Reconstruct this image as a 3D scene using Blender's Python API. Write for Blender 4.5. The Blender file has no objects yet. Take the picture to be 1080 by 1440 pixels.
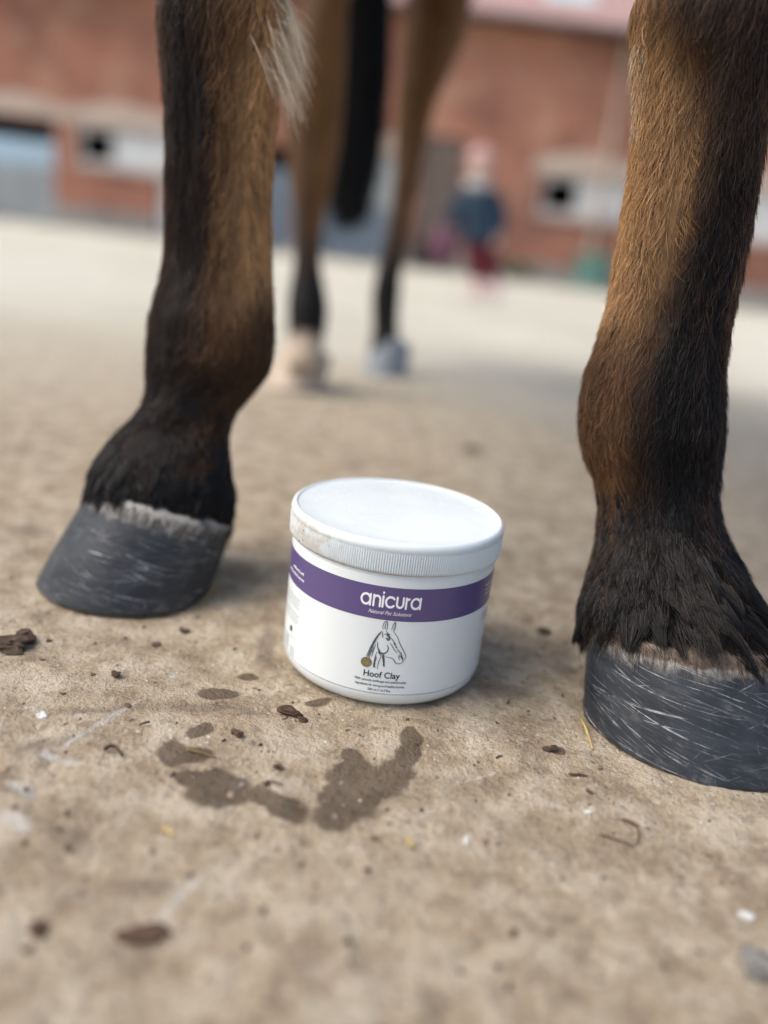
import bpy, math, random
import numpy as np
from mathutils import Matrix, Vector

random.seed(7); rng = np.random.default_rng(7)
sc = bpy.context.scene
col = sc.collection

# ------------------------------------------------------------------ camera
FPX, PW, PH = 1150.0, 1080, 1440
CAMH, PITCH, ROLL = .2039, math.radians(17.8), math.radians(6.95)
_f = np.array([0, math.cos(PITCH), -math.sin(PITCH)]); _u0 = np.array([0, math.sin(PITCH), math.cos(PITCH)]); _r0 = np.array([1., 0, 0])
_u = _u0*math.cos(ROLL)-_r0*math.sin(ROLL); _r = _r0*math.cos(ROLL)+_u0*math.sin(ROLL)
cd = bpy.data.cameras.new('camera'); cam = bpy.data.objects.new('camera', cd); col.objects.link(cam)
cam.matrix_world = Matrix(((_r[0], _u[0], -_f[0], 0), (_r[1], _u[1], -_f[1], 0), (_r[2], _u[2], -_f[2], CAMH), (0, 0, 0, 1)))
cd.sensor_fit = 'VERTICAL'; cd.sensor_height = 36; cd.lens = 36*FPX/PH
cd.clip_start = .01; cd.clip_end = 2000
cd.dof.use_dof = True; cd.dof.focus_distance = .368; cd.dof.aperture_fstop = 2.25
sc.camera = cam

# ------------------------------------------------------------------ world, sun, exposure
SUN_EL, SUN_AZ = math.radians(52), math.radians(-105)      # azimuth clockwise from +Y
w = bpy.data.worlds.new('World'); sc.world = w; w.use_nodes = True
nt = w.node_tree; nt.nodes.clear()
sky = nt.nodes.new('ShaderNodeTexSky'); sky.sky_type = 'NISHITA'; sky.sun_disc = False
sky.sun_elevation = SUN_EL; sky.sun_rotation = SUN_AZ; sky.air_density = 1.0; sky.dust_density = 4.0; sky.ozone_density = 1.0
bg = nt.nodes.new('ShaderNodeBackground'); bg.inputs[1].default_value = .15
wo = nt.nodes.new('ShaderNodeOutputWorld'); nt.links.new(sky.outputs[0], bg.inputs[0]); nt.links.new(bg.outputs[0], wo.inputs[0])
sd = bpy.data.lights.new('sun', 'SUN'); sd.energy = 1.5; sd.angle = math.radians(45); sd.color = (1, .965, .90)
sun = bpy.data.objects.new('sun', sd); col.objects.link(sun)
_sd = Vector((math.sin(SUN_AZ)*math.cos(SUN_EL), math.cos(SUN_AZ)*math.cos(SUN_EL), math.sin(SUN_EL)))
sun.rotation_euler = _sd.to_track_quat('Z', 'Y').to_euler(); sun.location = (-3, 2, 6)
vs = sc.view_settings; vs.view_transform = 'Standard'; vs.look = 'None'; vs.gamma = 1; vs.use_curve_mapping = False
vs.exposure = .6
sc.cycles.max_bounces = 6

# ------------------------------------------------------------------ helpers
def ray(x, y): return _f+_r*((x-PW/2)/FPX)-_u*((y-PH/2)/FPX)
O = np.array([0, 0, CAMH])
def gnd(x, y, z=0.):
    d = ray(x, y); return O+d*((z-CAMH)/d[2])
def at(x, y, Y):
    d = ray(x, y); return O+d*(Y/d[1])

def value_noise(x, y, seed=0):
    r = np.random.default_rng(seed).random((256, 256))
    xi = np.floor(x).astype(int); yi = np.floor(y).astype(int); fx = x-xi; fy = y-yi
    fx = fx*fx*(3-2*fx); fy = fy*fy*(3-2*fy); g = lambda a, b: r[a % 256, b % 256]
    return (g(xi, yi)*(1-fx)+g(xi+1, yi)*fx)*(1-fy)+(g(xi, yi+1)*(1-fx)+g(xi+1, yi+1)*fx)*fy
def fbm(x, y, oct=4, seed=0):
    s = 0; a = 1; t = 0
    for k in range(oct):
        s = s+a*value_noise(x*2**k+17.3*k, y*2**k+5.1*k, seed+k); t += a; a *= .5
    return s/t
def sstep(a, b, x):
    t = np.clip((x-a)/(b-a), 0, 1); return t*t*(3-2*t)

def tag(o, label=None, cat=None, group=None, kind=None):
    if label: o['label'] = label
    if cat: o['category'] = cat
    if group: o['group'] = group
    if kind: o['kind'] = kind
    return o
def empty(name, loc, label=None, cat=None, group=None):
    o = bpy.data.objects.new(name, None); col.objects.link(o); o.location = loc; o.empty_display_size = .05
    return tag(o, label, cat, group)
def mesh(name, V, F, mat=None, parent=None, smooth=False):
    m = bpy.data.meshes.new(name); m.from_pydata([tuple(map(float, v)) for v in V], [], F)
    if smooth: m.polygons.foreach_set('use_smooth', [True]*len(m.polygons))
    if mat: m.materials.append(mat)
    return link(name, m, parent)
def link(name, m, parent=None):
    o = bpy.data.objects.new(name, m); col.objects.link(o)
    if parent:
        o.parent = parent
        l = np.array(parent.location) if parent.type == 'EMPTY' else None
        if l is not None: o.matrix_parent_inverse = Matrix.Translation(-Vector(parent.location)) @ Matrix.Identity(4)
    return o
# every vertex is written in world space; a child of an Empty gets the inverse of the Empty's place
def box(x0, x1, y0, y1, z0, z1):
    V = [(x, y, z) for z in (z0, z1) for y in (y0, y1) for x in (x0, x1)]
    F = [(0, 2, 3, 1), (4, 5, 7, 6), (0, 1, 5, 4), (2, 6, 7, 3), (0, 4, 6, 2), (1, 3, 7, 5)]
    return V, F
def join(parts):
    V = []; F = []
    for v, f in parts:
        o = len(V); V += [tuple(p) for p in v]; F += [tuple(i+o for i in q) for q in f]
    return V, F
def tube(rings, cap=True):
    n = len(rings[0]); V = [tuple(p) for r in rings for p in r]; F = []
    for i in range(len(rings)-1):
        for j in range(n):
            k = (j+1) % n; F.append((i*n+j, i*n+k, (i+1)*n+k, (i+1)*n+j))
    if cap:
        F.append(tuple(reversed(range(n)))); F.append(tuple((len(rings)-1)*n+j for j in range(n)))
    return V, F
def ring(c, U, D, n=24):
    a = np.arange(n)*2*math.pi/n
    return np.asarray(c)+np.outer(np.cos(a), U)+np.outer(np.sin(a), D)
def limb(pts, n=20):
    """round limb through (point, radius) pairs"""
    P = [np.array(p[:3], float) for p in pts]; R = []
    for i, p in enumerate(P):
        t = P[min(i+1, len(P)-1)]-P[max(i-1, 0)]; t /= np.linalg.norm(t)
        a = np.cross(t, [0, 1, 0.01]); a /= np.linalg.norm(a); b = np.cross(t, a)
        e = pts[i][4] if len(pts[i]) > 4 else pts[i][3]
        R.append(ring(p, a*pts[i][3], b*e, n))
    return tube(R)
def lathe(prof, n, c=(0, 0)):
    rings = []
    for r, z in prof:
        a = np.arange(n)*2*math.pi/n
        rings.append(np.stack([c[0]+r*np.cos(a), c[1]+r*np.sin(a), np.full(n, z)], 1))
    return tube(rings)
def remesh(name, parts, voxel, smooth=4):
    V, F = join(parts); m = bpy.data.meshes.new(name); m.from_pydata(V, [], F)
    o = bpy.data.objects.new(name+'_tmp', m); col.objects.link(o)
    md = o.modifiers.new('r', 'REMESH'); md.mode = 'VOXEL'; md.voxel_size = voxel; md.use_smooth_shade = True
    s = o.modifiers.new('s', 'SMOOTH'); s.iterations = smooth; s.factor = .5
    dg = bpy.context.evaluated_depsgraph_get(); e = o.evaluated_get(dg)
    r = bpy.data.meshes.new_from_object(e); bpy.data.objects.remove(o); r.name = name
    return r
def blob(c, r, seed, sub=2, squash=(1, 1, 1), amp=.5):
    import bmesh
    bm = bmesh.new(); bmesh.ops.create_icosphere(bm, subdivisions=sub, radius=1)
    R = random.Random(seed); ph = [(R.uniform(-3, 3), R.uniform(-3, 3), R.uniform(-3, 3), R.uniform(0, 6)) for _ in range(7)]
    V = []
    for v in bm.verts:
        k = 1+amp*sum(math.sin(a*v.co.x+b*v.co.y+d*v.co.z+e) for a, b, d, e in ph)/3+R.uniform(-.2, .2)*(amp > 0)
        V.append((c[0]+v.co.x*k*r*squash[0], c[1]+v.co.y*k*r*squash[1], c[2]+v.co.z*k*r*squash[2]))
    F = [tuple(x.index for x in f.verts) for f in bm.faces]; bm.free()
    return V, F

# ------------------------------------------------------------------ materials
class NT:
    def __init__(s, name):
        s.m = bpy.data.materials.new(name); s.m.use_nodes = True; s.t = s.m.node_tree; s.t.nodes.clear()
        s.out = s.n('ShaderNodeOutputMaterial')
    def n(s, typ, **k):
        x = s.t.nodes.new(typ)
        for a, b in k.items(): setattr(x, a, b)
        return x
    def set(s, sock, v):
        if isinstance(v, bpy.types.NodeSocket): s.t.links.new(v, sock)
        elif v is not None: sock.default_value = (*v, 1) if isinstance(v, tuple) and len(v) == 3 and sock.type == 'RGBA' else v
    def coord(s, kind='Object'): return s.n('ShaderNodeTexCoord').outputs[kind]
    def attr(s, name, out='Fac'): return s.n('ShaderNodeAttribute', attribute_name=name).outputs[out]
    def map(s, v, scale=(1, 1, 1), rot=(0, 0, 0), loc=(0, 0, 0)):
        x = s.n('ShaderNodeMapping'); s.set(x.inputs[0], v); x.inputs['Scale'].default_value = scale; x.inputs['Rotation'].default_value = rot; x.inputs['Location'].default_value = loc
        return x.outputs[0]
    def noise(s, v, scale, detail=4, rough=.55, dist=0):
        x = s.n('ShaderNodeTexNoise'); s.set(x.inputs['Vector'], v); x.inputs['Scale'].default_value = scale; x.inputs['Detail'].default_value = detail
        x.inputs['Roughness'].default_value = rough; x.inputs['Distortion'].default_value = dist
        return x.outputs[0]
    def math(s, op, a, b=None, clamp=False):
        x = s.n('ShaderNodeMath', operation=op, use_clamp=clamp); s.set(x.inputs[0], a)
        if b is not None: s.set(x.inputs[1], b)
        return x.outputs[0]
    def step(s, v, a, b):
        x = s.n('ShaderNodeMapRange', interpolation_type='SMOOTHSTEP'); s.set(x.inputs[0], v); x.inputs[1].default_value = a; x.inputs[2].default_value = b
        return x.outputs[0]
    def mix(s, f, a, b, mode='MIX'):
        x = s.n('ShaderNodeMix', data_type='RGBA', blend_type=mode); s.set(x.inputs[0], f); s.set(x.inputs[6], a); s.set(x.inputs[7], b)
        return x.outputs[2]
    def bump(s, h, strength, dist=.001, normal=None):
        x = s.n('ShaderNodeBump'); s.set(x.inputs['Height'], h); x.inputs['Strength'].default_value = strength; x.inputs['Distance'].default_value = dist
        if normal is not None: s.set(x.inputs['Normal'], normal)
        return x.outputs[0]
    def bsdf(s, color, rough=.6, spec=.5, normal=None, **k):
        b = s.n('ShaderNodeBsdfPrincipled'); s.set(b.inputs['Base Color'], color); s.set(b.inputs['Roughness'], rough); s.set(b.inputs['Specular IOR Level'], spec)
        if normal is not None: s.set(b.inputs['Normal'], normal)
        for a, v in k.items(): s.set(b.inputs[a.replace('_', ' ')], v)
        s.t.links.new(b.outputs[0], s.out.inputs[0]); return s.m
def plain(name, c, rough=.7, var=.25, scale=20, spec=.3, bump=0):
    t = NT(name); v = t.coord(); n = t.noise(v, scale, 5)
    d = tuple(x*(1-var) for x in c); l = tuple(min(1, x*(1+var)) for x in c)
    return t.bsdf(t.mix(t.step(n, .25, .75), d, l), rough, spec, t.bump(n, bump, .002) if bump else None)

def mat_ground():
    t = NT('dusty_yard'); v = t.coord()
    n1 = t.noise(v, 7, 5); n2 = t.noise(v, 45, 6, .6); n3 = t.noise(v, 380, 4, .65); n4 = t.noise(v, 130, 3); n5 = t.noise(v, 1100, 3, .7)
    c = t.mix(t.step(n1, .3, .7), (.335, .262, .172), (.43, .350, .240))
    c = t.mix(t.step(n2, .42, .68), c, (.53, .455, .345))
    c = t.mix(t.math('MULTIPLY', t.step(n2, .5, .30), .6), c, (.20, .148, .10))
    c = t.mix(t.math('MULTIPLY', t.step(n3, .5, .72), .55), c, (.50, .42, .32))
    c = t.mix(t.math('MULTIPLY', t.step(n3, .45, .27), .6), c, (.15, .105, .07))
    c = t.mix(t.math('MULTIPLY', t.step(n5, .52, .70), .45), c, (.52, .45, .36)); c = t.mix(t.math('MULTIPLY', t.step(n5, .46, .30), .5), c, (.15, .115, .085))
    c = t.mix(t.math('MULTIPLY', t.step(n4, .48, .30), .42), c, (.17, .127, .088))
    c = t.mix(t.math('MULTIPLY', t.step(t.noise(v, 85, 4, .6), .56, .70), .32), c, (.58, .51, .40))
    far = t.attr('far')
    fc = t.mix(t.step(t.noise(v, 1.1, 5), .35, .65), (.50, .47, .375), (.60, .575, .48))
    fc = t.mix(t.math('MULTIPLY', t.step(t.noise(t.map(v, (.5, 1.4, 1)), 1.3, 4), .52, .68), .55), fc, (.33, .36, .24))
    c = t.mix(far, c, fc)
    # pale grit flecks and dark flecks
    wv = t.n('ShaderNodeTexVoronoi', feature='F1'); t.set(wv.inputs['Vector'], v); wv.inputs['Scale'].default_value = 160
    fl = t.math('MULTIPLY', t.step(wv.outputs['Distance'], .17, .10), t.step(t.noise(v, 38, 2), .50, .60))
    c = t.mix(t.math('MULTIPLY', fl, .8), c, (.62, .58, .50))
    wv2 = t.n('ShaderNodeTexVoronoi', feature='F1'); t.set(wv2.inputs['Vector'], t.map(v, loc=(3, 1, 0))); wv2.inputs['Scale'].default_value = 120
    fd = t.math('MULTIPLY', t.step(wv2.outputs['Distance'], .2, .12), t.step(t.noise(v, 30, 2), .52, .62))
    c = t.mix(t.math('MULTIPLY', fd, .75), c, (.06, .04, .028))
    # wet stain
    st = t.math('ADD', t.attr('stain'), t.math('MULTIPLY', t.math('SUBTRACT', t.noise(v, 75, 6, .65), .5), .8))
    sm = t.math('MULTIPLY', t.step(st, .36, .58), t.step(n3, .22, .34))
    wet = t.mix(t.step(n2, .3, .7), (.075, .052, .034), (.115, .082, .055))
    c = t.mix(t.math('MULTIPLY', sm, .85), c, wet)
    so = t.math('ADD', t.attr('marks_shade'), t.math('MULTIPLY', t.math('SUBTRACT', t.noise(v, 55, 6, .65), .5), 1.3))  # soft dark marks, plus shade painted between the tub and right hoof
    c = t.mix(t.math('MULTIPLY', t.step(so, .45, .95), .55), c, (.13, .10, .08))
    # pale scrapes
    sp = t.math('ADD', t.attr('scrape'), t.math('MULTIPLY', t.math('SUBTRACT', t.noise(v, 160, 4, .7), .5), .9))
    c = t.mix(t.math('MULTIPLY', t.step(sp, .45, .95), .6), c, (.60, .59, .57))
    h = t.math('ADD', t.math('ADD', t.math('MULTIPLY', n3, .8), t.math('MULTIPLY', n5, .35)), t.math('ADD', t.math('MULTIPLY', n4, .8), t.math('MULTIPLY', n2, 1.2)))
    rough = t.mix(sm, (.92,)*3, (.7,)*3)
    return t.bsdf(c, rough, .25, t.bump(h, 1.0, .0030))
def mat_brick():
    t = NT('red_brick'); v = t.coord()
    b = t.n('ShaderNodeTexBrick'); t.set(b.inputs['Vector'], t.map(v, rot=(math.pi/2, 0, 0)))
    b.inputs['Color1'].default_value = (.43, .155, .088, 1); b.inputs['Color2'].default_value = (.35, .125, .076, 1); b.inputs['Mortar'].default_value = (.40, .30, .24, 1)
    b.inputs['Scale'].default_value = 1; b.inputs['Brick Width'].default_value = .225; b.inputs['Row Height'].default_value = .075; b.inputs['Mortar Size'].default_value = .008
    n = t.noise(v, .7, 5); c = t.mix(t.math('MULTIPLY', t.step(n, .40, .66), .75), b.outputs[0], (.20, .10, .075))
    c = t.mix(t.math('MULTIPLY', t.step(t.noise(v, 1.7, 4), .50, .70), .55), c, (.50, .30, .21))
    return t.bsdf(c, .9, .2, t.bump(t.math('SUBTRACT', 1, b.outputs['Fac']), .6, .006))
def mat_tile():
    t = NT('sky_paled_clay_tile'); v = t.coord()
    b = t.n('ShaderNodeTexBrick'); t.set(b.inputs['Vector'], v); b.inputs['Color1'].default_value = (.46, .30, .27, 1); b.inputs['Color2'].default_value = (.40, .25, .22, 1); b.inputs['Mortar'].default_value = (.2, .12, .1, 1)  # the sky's pale reflection is put into the tile colours
    b.inputs['Scale'].default_value = 1; b.inputs['Brick Width'].default_value = .2; b.inputs['Row Height'].default_value = .12; b.inputs['Mortar Size'].default_value = .006
    return t.bsdf(b.outputs[0], .55, .5, t.bump(t.math('SUBTRACT', 1, b.outputs['Fac']), .6, .01))
def mat_hoof(seed):
    t = NT('hoof_horn'); uv = t.attr('huv', 'Vector')
    v = t.map(uv, loc=(seed*.37, seed*.21, 0))
    n = t.noise(v, 40, 5); ringn = t.noise(t.map(v, (3, 130, 1)), 1, 4)
    c = t.mix(t.step(n, .3, .7), (.013, .016, .021), (.030, .035, .043))
    c = t.mix(t.math('MULTIPLY', t.step(ringn, .45, .7), .3), c, (.055, .060, .070))
    def scr(rot, sx, sy, a, b, den, col_):
        m = t.map(t.map(v, (1, 1, 1), (0, 0, rot)), (sx, sy, 1)); k = t.step(t.noise(m, 1, 3, .6), a, b)
        return t.math('MULTIPLY', k, t.step(t.noise(v, den, 4, .65), .44, .64))
    L = [scr(.16, 9, 640, .60, .70, 22, 0), scr(.30, 11, 760, .61, .70, 30, 0), scr(.05, 14, 900, .60, .69, 26, 0), scr(-.10, 12, 700, .61, .71, 34, 0), scr(.22, 26, 1300, .59, .69, 45, 0), scr(.42, 16, 820, .62, .71, 30, 0),
         scr(-.35, 18, 800, .64, .72, 36, 0), scr(.95, 20, 900, .67, .74, 40, 0), scr(1.5, 18, 1000, .66, .73, 40, 0), scr(-.8, 22, 950, .68, .75, 40, 0)]
    s = L[0]
    for q in L[1:]: s = t.math('MAXIMUM', s, q)
    s = t.math('MULTIPLY', s, t.step(t.noise(v, 220, 4, .7), .32, .6))
    c = t.mix(t.math('MULTIPLY', s, .8), c, (.56, .57, .57))
    sm_ = t.math('MULTIPLY', t.step(t.noise(t.map(v, (1, 2.2, 1), (0, 0, .25)), 38, 6, .7), .50, .75), t.step(t.noise(t.map(t.map(v, (1, 1, 1), (0, 0, .2)), (60, 500, 1)), 1, 3), .35, .65))
    c = t.mix(t.math('MULTIPLY', sm_, .22), c, (.42, .42, .41))
    du = t.attr('dust'); d = t.step(t.math('ADD', du, t.math('MULTIPLY', t.math('SUBTRACT', t.noise(v, 120, 5, .7), .5), 1.3)), .35, .95)
    c = t.mix(t.math('MULTIPLY', d, .72), c, (.40, .375, .335))
    br = t.attr('brown'); c = t.mix(t.step(t.math('ADD', br, t.math('MULTIPLY', t.math('SUBTRACT', t.noise(v, 150, 4), .5), .8)), .4, .7), c, t.mix(t.step(t.noise(v, 260, 4), .35, .65), (.065, .045, .032), (.15, .112, .082)))
    h = t.math('ADD', t.math('MULTIPLY', ringn, 1.0), t.math('ADD', s, t.math('MULTIPLY', t.noise(v, 300, 3), .3)))
    return t.bsdf(c, t.mix(s, (.48,)*3, (.85,)*3), .3, t.bump(h, .5, .0006))
def mat_hair(name='horse_hair', rough=.26, spec=.22):
    t = NT(name); a = t.attr('hcol', 'Color')
    return t.bsdf(a, rough, spec)
def mat_skin():
    t = NT('horse_skin'); a = t.attr('hcol', 'Color'); v = t.coord()
    n = t.noise(t.map(v, (1, 1, .12)), 260, 3)
    c = t.mix(t.step(n, .3, .7), t.mix(.5, a, (0, 0, 0)), a)
    return t.bsdf(c, .6, .2, t.bump(n, .4, .002))
def mat_lid():
    t = NT('white_lid_plastic'); v = t.coord()
    n = t.noise(v, 260, 5, .7); m = t.noise(v, 55, 4)
    d = t.step(t.math('ADD', t.attr('dirt'), t.math('MULTIPLY', t.math('SUBTRACT', n, .5), 1.5)), .62, .98)
    c = t.mix(t.step(m, .3, .7), (.66, .735, .755), (.70, .77, .785))
    c = t.mix(t.math('MULTIPLY', d, .6), c, (.47, .39, .30))
    k = t.math('MULTIPLY', t.attr('crumb'), t.step(t.noise(v, 420, 3), .64, .69)); c = t.mix(k, c, (.09, .06, .045))
    sc_ = t.step(t.noise(t.map(v, (60, 900, 60), (0, 0, .5)), 1, 3), .66, .72); sm_ = t.step(t.noise(v, 30, 5, .65), .5, .72)
    c = t.mix(t.math('MULTIPLY', sm_, .10), c, (.5, .46, .40)); sp_ = t.math('MULTIPLY', t.step(t.noise(v, 520, 2), .70, .74), t.step(t.noise(v, 60, 2), .5, .6)); c = t.mix(t.math('MULTIPLY', sp_, .6), c, (.3, .24, .18))
    rgh = t.mix(sm_, (.22,)*3, (.40,)*3)
    return t.bsdf(c, t.mix(d, rgh, (.7,)*3), .5, t.bump(t.math('ADD', t.noise(v, 90, 3), sc_), .07, .001))
def vcol(name, rough=.8, spec=.3, bump=.5):
    t = NT(name); n = t.noise(t.coord(), 300, 3)
    return t.bsdf(t.attr('gcol', 'Color'), rough, spec, t.bump(n, bump, .001))

M = dict(ground=mat_ground(), brick=mat_brick(), tile=mat_tile(), hair=mat_hair(), feather=mat_hair('wet_black_hair', .26, .30), skin=mat_skin(), lid=mat_lid(),
    concrete=plain('grey_kerb', (.30, .28, .25), .9, .3, 4, bump=.4), cream=plain('cream_lintel', (.50, .40, .33), .85, .15, 3),
    whitepaint=plain('white_paint', (.62, .63, .62), .6, .12, 3), bluepaint=plain('pale_blue_paint', (.42, .56, .66), .5, .1, 3),
    greydoor=plain('grey_door_paint', (.34, .36, .36), .6, .15, 3), slate=plain('slate_blue_paint', (.16, .20, .24), .6, .15, 3), browndoor=plain('weathered_timber', (.17, .13, .11), .8, .3, 5),
    dark=plain('dark_interior', (.018, .016, .015), .9, .2), gutter=plain('black_gutter', (.045, .042, .045), .4, .1), iron=plain('black_iron', (.03, .03, .032), .45, .2),
    glass=plain('skylight_glass', (.45, .62, .68), .1, .05, 2, spec=.8),
    jar=plain('white_jar_plastic', (.755, .80, .80), .3, .02, 8, .5), label=plain('white_label_film', (.75, .795, .795), .33, .015, 8, .5),
    purple=plain('purple_print', (.105, .078, .20), .33, .04, 30, .5), wprint=plain('white_print', (.86, .86, .88), .4, .01), kprint=plain('black_print', (.025, .027, .03), .5, .05), dprint=plain('grey_drawing_print', (.09, .095, .10), .5, .3, 900),
    gprint=plain('grey_print', (.42, .45, .45), .5, .1), gold=plain('gold_print', (.33, .27, .12), .4, .1, 400), gold2=plain('dark_gold_print', (.14, .11, .05), .4, .1), seam=plain('label_edge_grime', (.30, .29, .27), .7, .3, 300), grime=plain('brown_rim_grime', (.36, .27, .19), .8, .45, 180),
    clod=plain('dry_mud', (.075, .052, .036), .95, .45, 160, bump=.8), bark=plain('reddish_bark', (.085, .050, .034), .9, .4, 200, bump=.8), straw=plain('straw', (.47, .35, .13), .5, .25, 300),
    chip=plain('white_chip', (.55, .54, .51), .8, .3, 200, bump=.5), stone=plain('grey_stone', (.17, .16, .145), .85, .3, 120, bump=.6), twig=plain('dark_twig', (.075, .045, .03), .9, .3, 300),
    leaf=plain('dry_leaf', (.20, .14, .06), .8, .3, 200), weed=plain('weed_green', (.13, .15, .05), .7, .3, 60),
    pinkhat=plain('pink_wool', (.44, .28, .265), .9, .1, 60), face=plain('skin', (.58, .40, .32), .6, .05, 40), coat=plain('blue_coat', (.014, .032, .055), .7, .4, 10), teal=plain('teal_scarf', (.07, .17, .20), .8, .2, 30), greycol=plain('grey_fleece', (.40, .40, .40), .9, .1, 40),
    red=plain('dark_red_trousers', (.13, .02, .03), .8, .2, 20), pinkboot=plain('pale_pink_rubber', (.70, .50, .48), .5, .06, 20), bag=plain('magenta_cloth', (.13, .055, .085), .8, .2, 30), hairbrown=plain('brown_hair', (.10, .06, .035), .7, .3, 80),
    bucket=plain('teal_bucket_plastic', (.17, .34, .30), .5, .1, 10), eye=plain('dark_eye', (.01, .008, .007), .2, .05))

# ------------------------------------------------------------------ ground
def ground_z(x, y):
    return -.1*np.clip((y-1.6)/13.4, 0, 1)
def stretch(a, b, step, far, n):
    core = np.arange(a, b, step); g = np.geomspace(step*2, far, n)
    return np.concatenate([(a-g)[::-1], core, core[-1]+g])
xs = stretch(-.46, .46, .0024, 300, 46); ys = stretch(.08, 1.0, .0024, 400, 60)
GX, GY = np.meshgrid(xs, ys); gx, gy = GX.ravel(), GY.ravel()
near = sstep(1.6, .7, np.hypot(gx, gy-.4))
gz = ground_z(gx, gy)
gz = gz+near*((fbm(gx*14, gy*14, 3, 1)-.5)*.005+(fbm(gx*70, gy*70, 4, 5)-.5)*.0026)
wx = gx+(fbm(gx*45, gy*45, 4, 21)-.5)*.013; wy = gy+(fbm(gx*45, gy*45, 4, 31)-.5)*.013
def ell(px, py, rx, ry):
    c = gnd(px, py); ex = gnd(px+rx, py)-c; ey = gnd(px, py+ry)-c
    A = np.array([[ex[0], ey[0]], [ex[1], ey[1]]]); Ai = np.linalg.inv(A)
    qx, qy = wx-c[0], wy-c[1]; a = Ai[0, 0]*qx+Ai[0, 1]*qy; b = Ai[1, 0]*qx+Ai[1, 1]*qy
    return np.clip(1.15-.65*np.hypot(a, b), 0, 1)
stain = np.zeros_like(gx); marks_shade = np.zeros_like(gx); scrape = np.zeros_like(gx)
for s in [(257, 1055, 22, 18), (285, 1062, 22, 11), (300, 1112, 45, 28), (265, 1092, 22, 14), (365, 1122, 28, 18), (400, 1140, 32, 22), (330, 1130, 12, 10),
          (470, 1145, 32, 20), (495, 1125, 42, 28), (525, 1105, 45, 22), (555, 1085, 32, 22), (568, 1060, 18, 20), (572, 1035, 15, 22), (498, 1090, 34, 22), (490, 1066, 14, 12),
          (300, 972, 28, 9), (440, 987, 18, 6), (780, 1058, 12, 8), (345, 948, 14, 6), (285, 1030, 14, 7)]:
    stain = np.maximum(stain, ell(*s))
for s in [(100, 1185, 38, 30), (205, 1245, 46, 26), (205, 1318, 52, 16), (615, 1412, 38, 36), (60, 1050, 60, 12), (20, 1110, 30, 10), (135, 1000, 90, 9), (790, 930, 26, 42), (760, 888, 18, 9), (665, 634, 22, 12), (420, 1270, 12, 9), (300, 1000, 70, 10), (40, 745, 50, 10),  # ground marks, with the contact shade by the right hoof painted in
          (700, 975, 60, 14), (55, 1308, 20, 12), (380, 905, 18, 50)]:
    marks_shade = np.maximum(marks_shade, ell(*s))
def seg(p, q, wd):
    a = gnd(*p); b = gnd(*q); d = b[:2]-a[:2]; L = d@d
    t = np.clip(((gx-a[0])*d[0]+(gy-a[1])*d[1])/L, 0, 1); return np.clip(.95-.5*np.hypot(gx-a[0]-t*d[0], gy-a[1]-t*d[1])/wd, 0, 1)
for p, q, wd in [((95, 1048), (170, 1002), .0022), ((105, 1040), (200, 985), .0012), ((60, 1060), (110, 1075), .003), ((170, 963), (215, 966), .001), ((45, 995), (65, 1010), .0022), ((20, 1105), (45, 1120), .004), ((15, 1150), (35, 1165), .005),
                 ((225, 1290), (280, 1235), .0022), ((325, 1118), (340, 1100), .001), ((785, 1120), (830, 1140), .001), ((590, 1150), (610, 1140), .002), ((1030, 1180), (1060, 1195), .001), ((640, 1100), (700, 1085), .0012), ((470, 1110), (485, 1090), .0008), ((240, 953), (245, 948), .003)]:
    scrape = np.maximum(scrape, seg(p, q, wd))
far = np.clip(sstep(.38, 2.3, gy+.5*np.abs(gx)+(fbm(gx*1.2, gy*1.2, 3, 9)-.5)*1.2), 0, 1)
nx, ny = len(xs), len(ys)
idx = np.arange(nx*ny).reshape(ny, nx)
Q = np.stack([idx[:-1, :-1], idx[:-1, 1:], idx[1:, 1:], idx[1:, :-1]], -1).reshape(-1, 4)
gm = bpy.data.meshes.new('ground'); gm.vertices.add(nx*ny); gm.vertices.foreach_set('co', np.stack([gx, gy, gz], 1).astype(np.float32).ravel())
gm.loops.add(Q.size); gm.loops.foreach_set('vertex_index', Q.ravel().astype(np.int32)); gm.polygons.add(len(Q)); gm.polygons.foreach_set('loop_start', np.arange(0, Q.size, 4, dtype=np.int32))
gm.update(calc_edges=True); gm.validate()
for nm, a in (('stain', stain), ('marks_shade', marks_shade), ('scrape', scrape), ('far', far)):
    gm.attributes.new(nm, 'FLOAT', 'POINT').data.foreach_set('value', a.astype(np.float32))
gm.polygons.foreach_set('use_smooth', [True]*len(gm.polygons)); gm.materials.append(M['ground'])
tag(link('ground', gm), kind='structure')

# ------------------------------------------------------------------ stable building across the yard
WY = 15.0; GZ = -.1
stable = empty('stable_building', (0, WY, GZ), 'long red brick stable block with pale tiled roof across the yard', 'building')
def wp(x, y): p = at(x, y, WY); return p[0], p[2]
EAVE = wp(765, 46)[1]
openings = []           # x0, x1, z0, z1
def X(px, py): return wp(px, py)[0]
def Z(px, py): return wp(px, py)[1]
D1 = (X(-30, 250), X(78, 250), GZ, Z(40, 165)); W1 = (X(108, 205), X(230, 205), Z(170, 236), Z(170, 182)); D2 = (X(222, 280), X(300, 280), GZ, Z(260, 195))
D3 = (X(345, 300), X(412, 300), GZ, Z(400, 205)); D4 = (X(450, 330), X(552, 330), GZ, Z(500, 212)); D5 = (X(580, 330), X(640, 330), GZ, Z(610, 190))
W2 = (X(760, 275), X(886, 275), Z(820, 306), Z(820, 250)); W3 = (X(1030, 300), X(1130, 300), Z(1070, 338), Z(1070, 272))
allop = [D1, W1, D2, D3, D4, D5, W2, W3]
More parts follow.
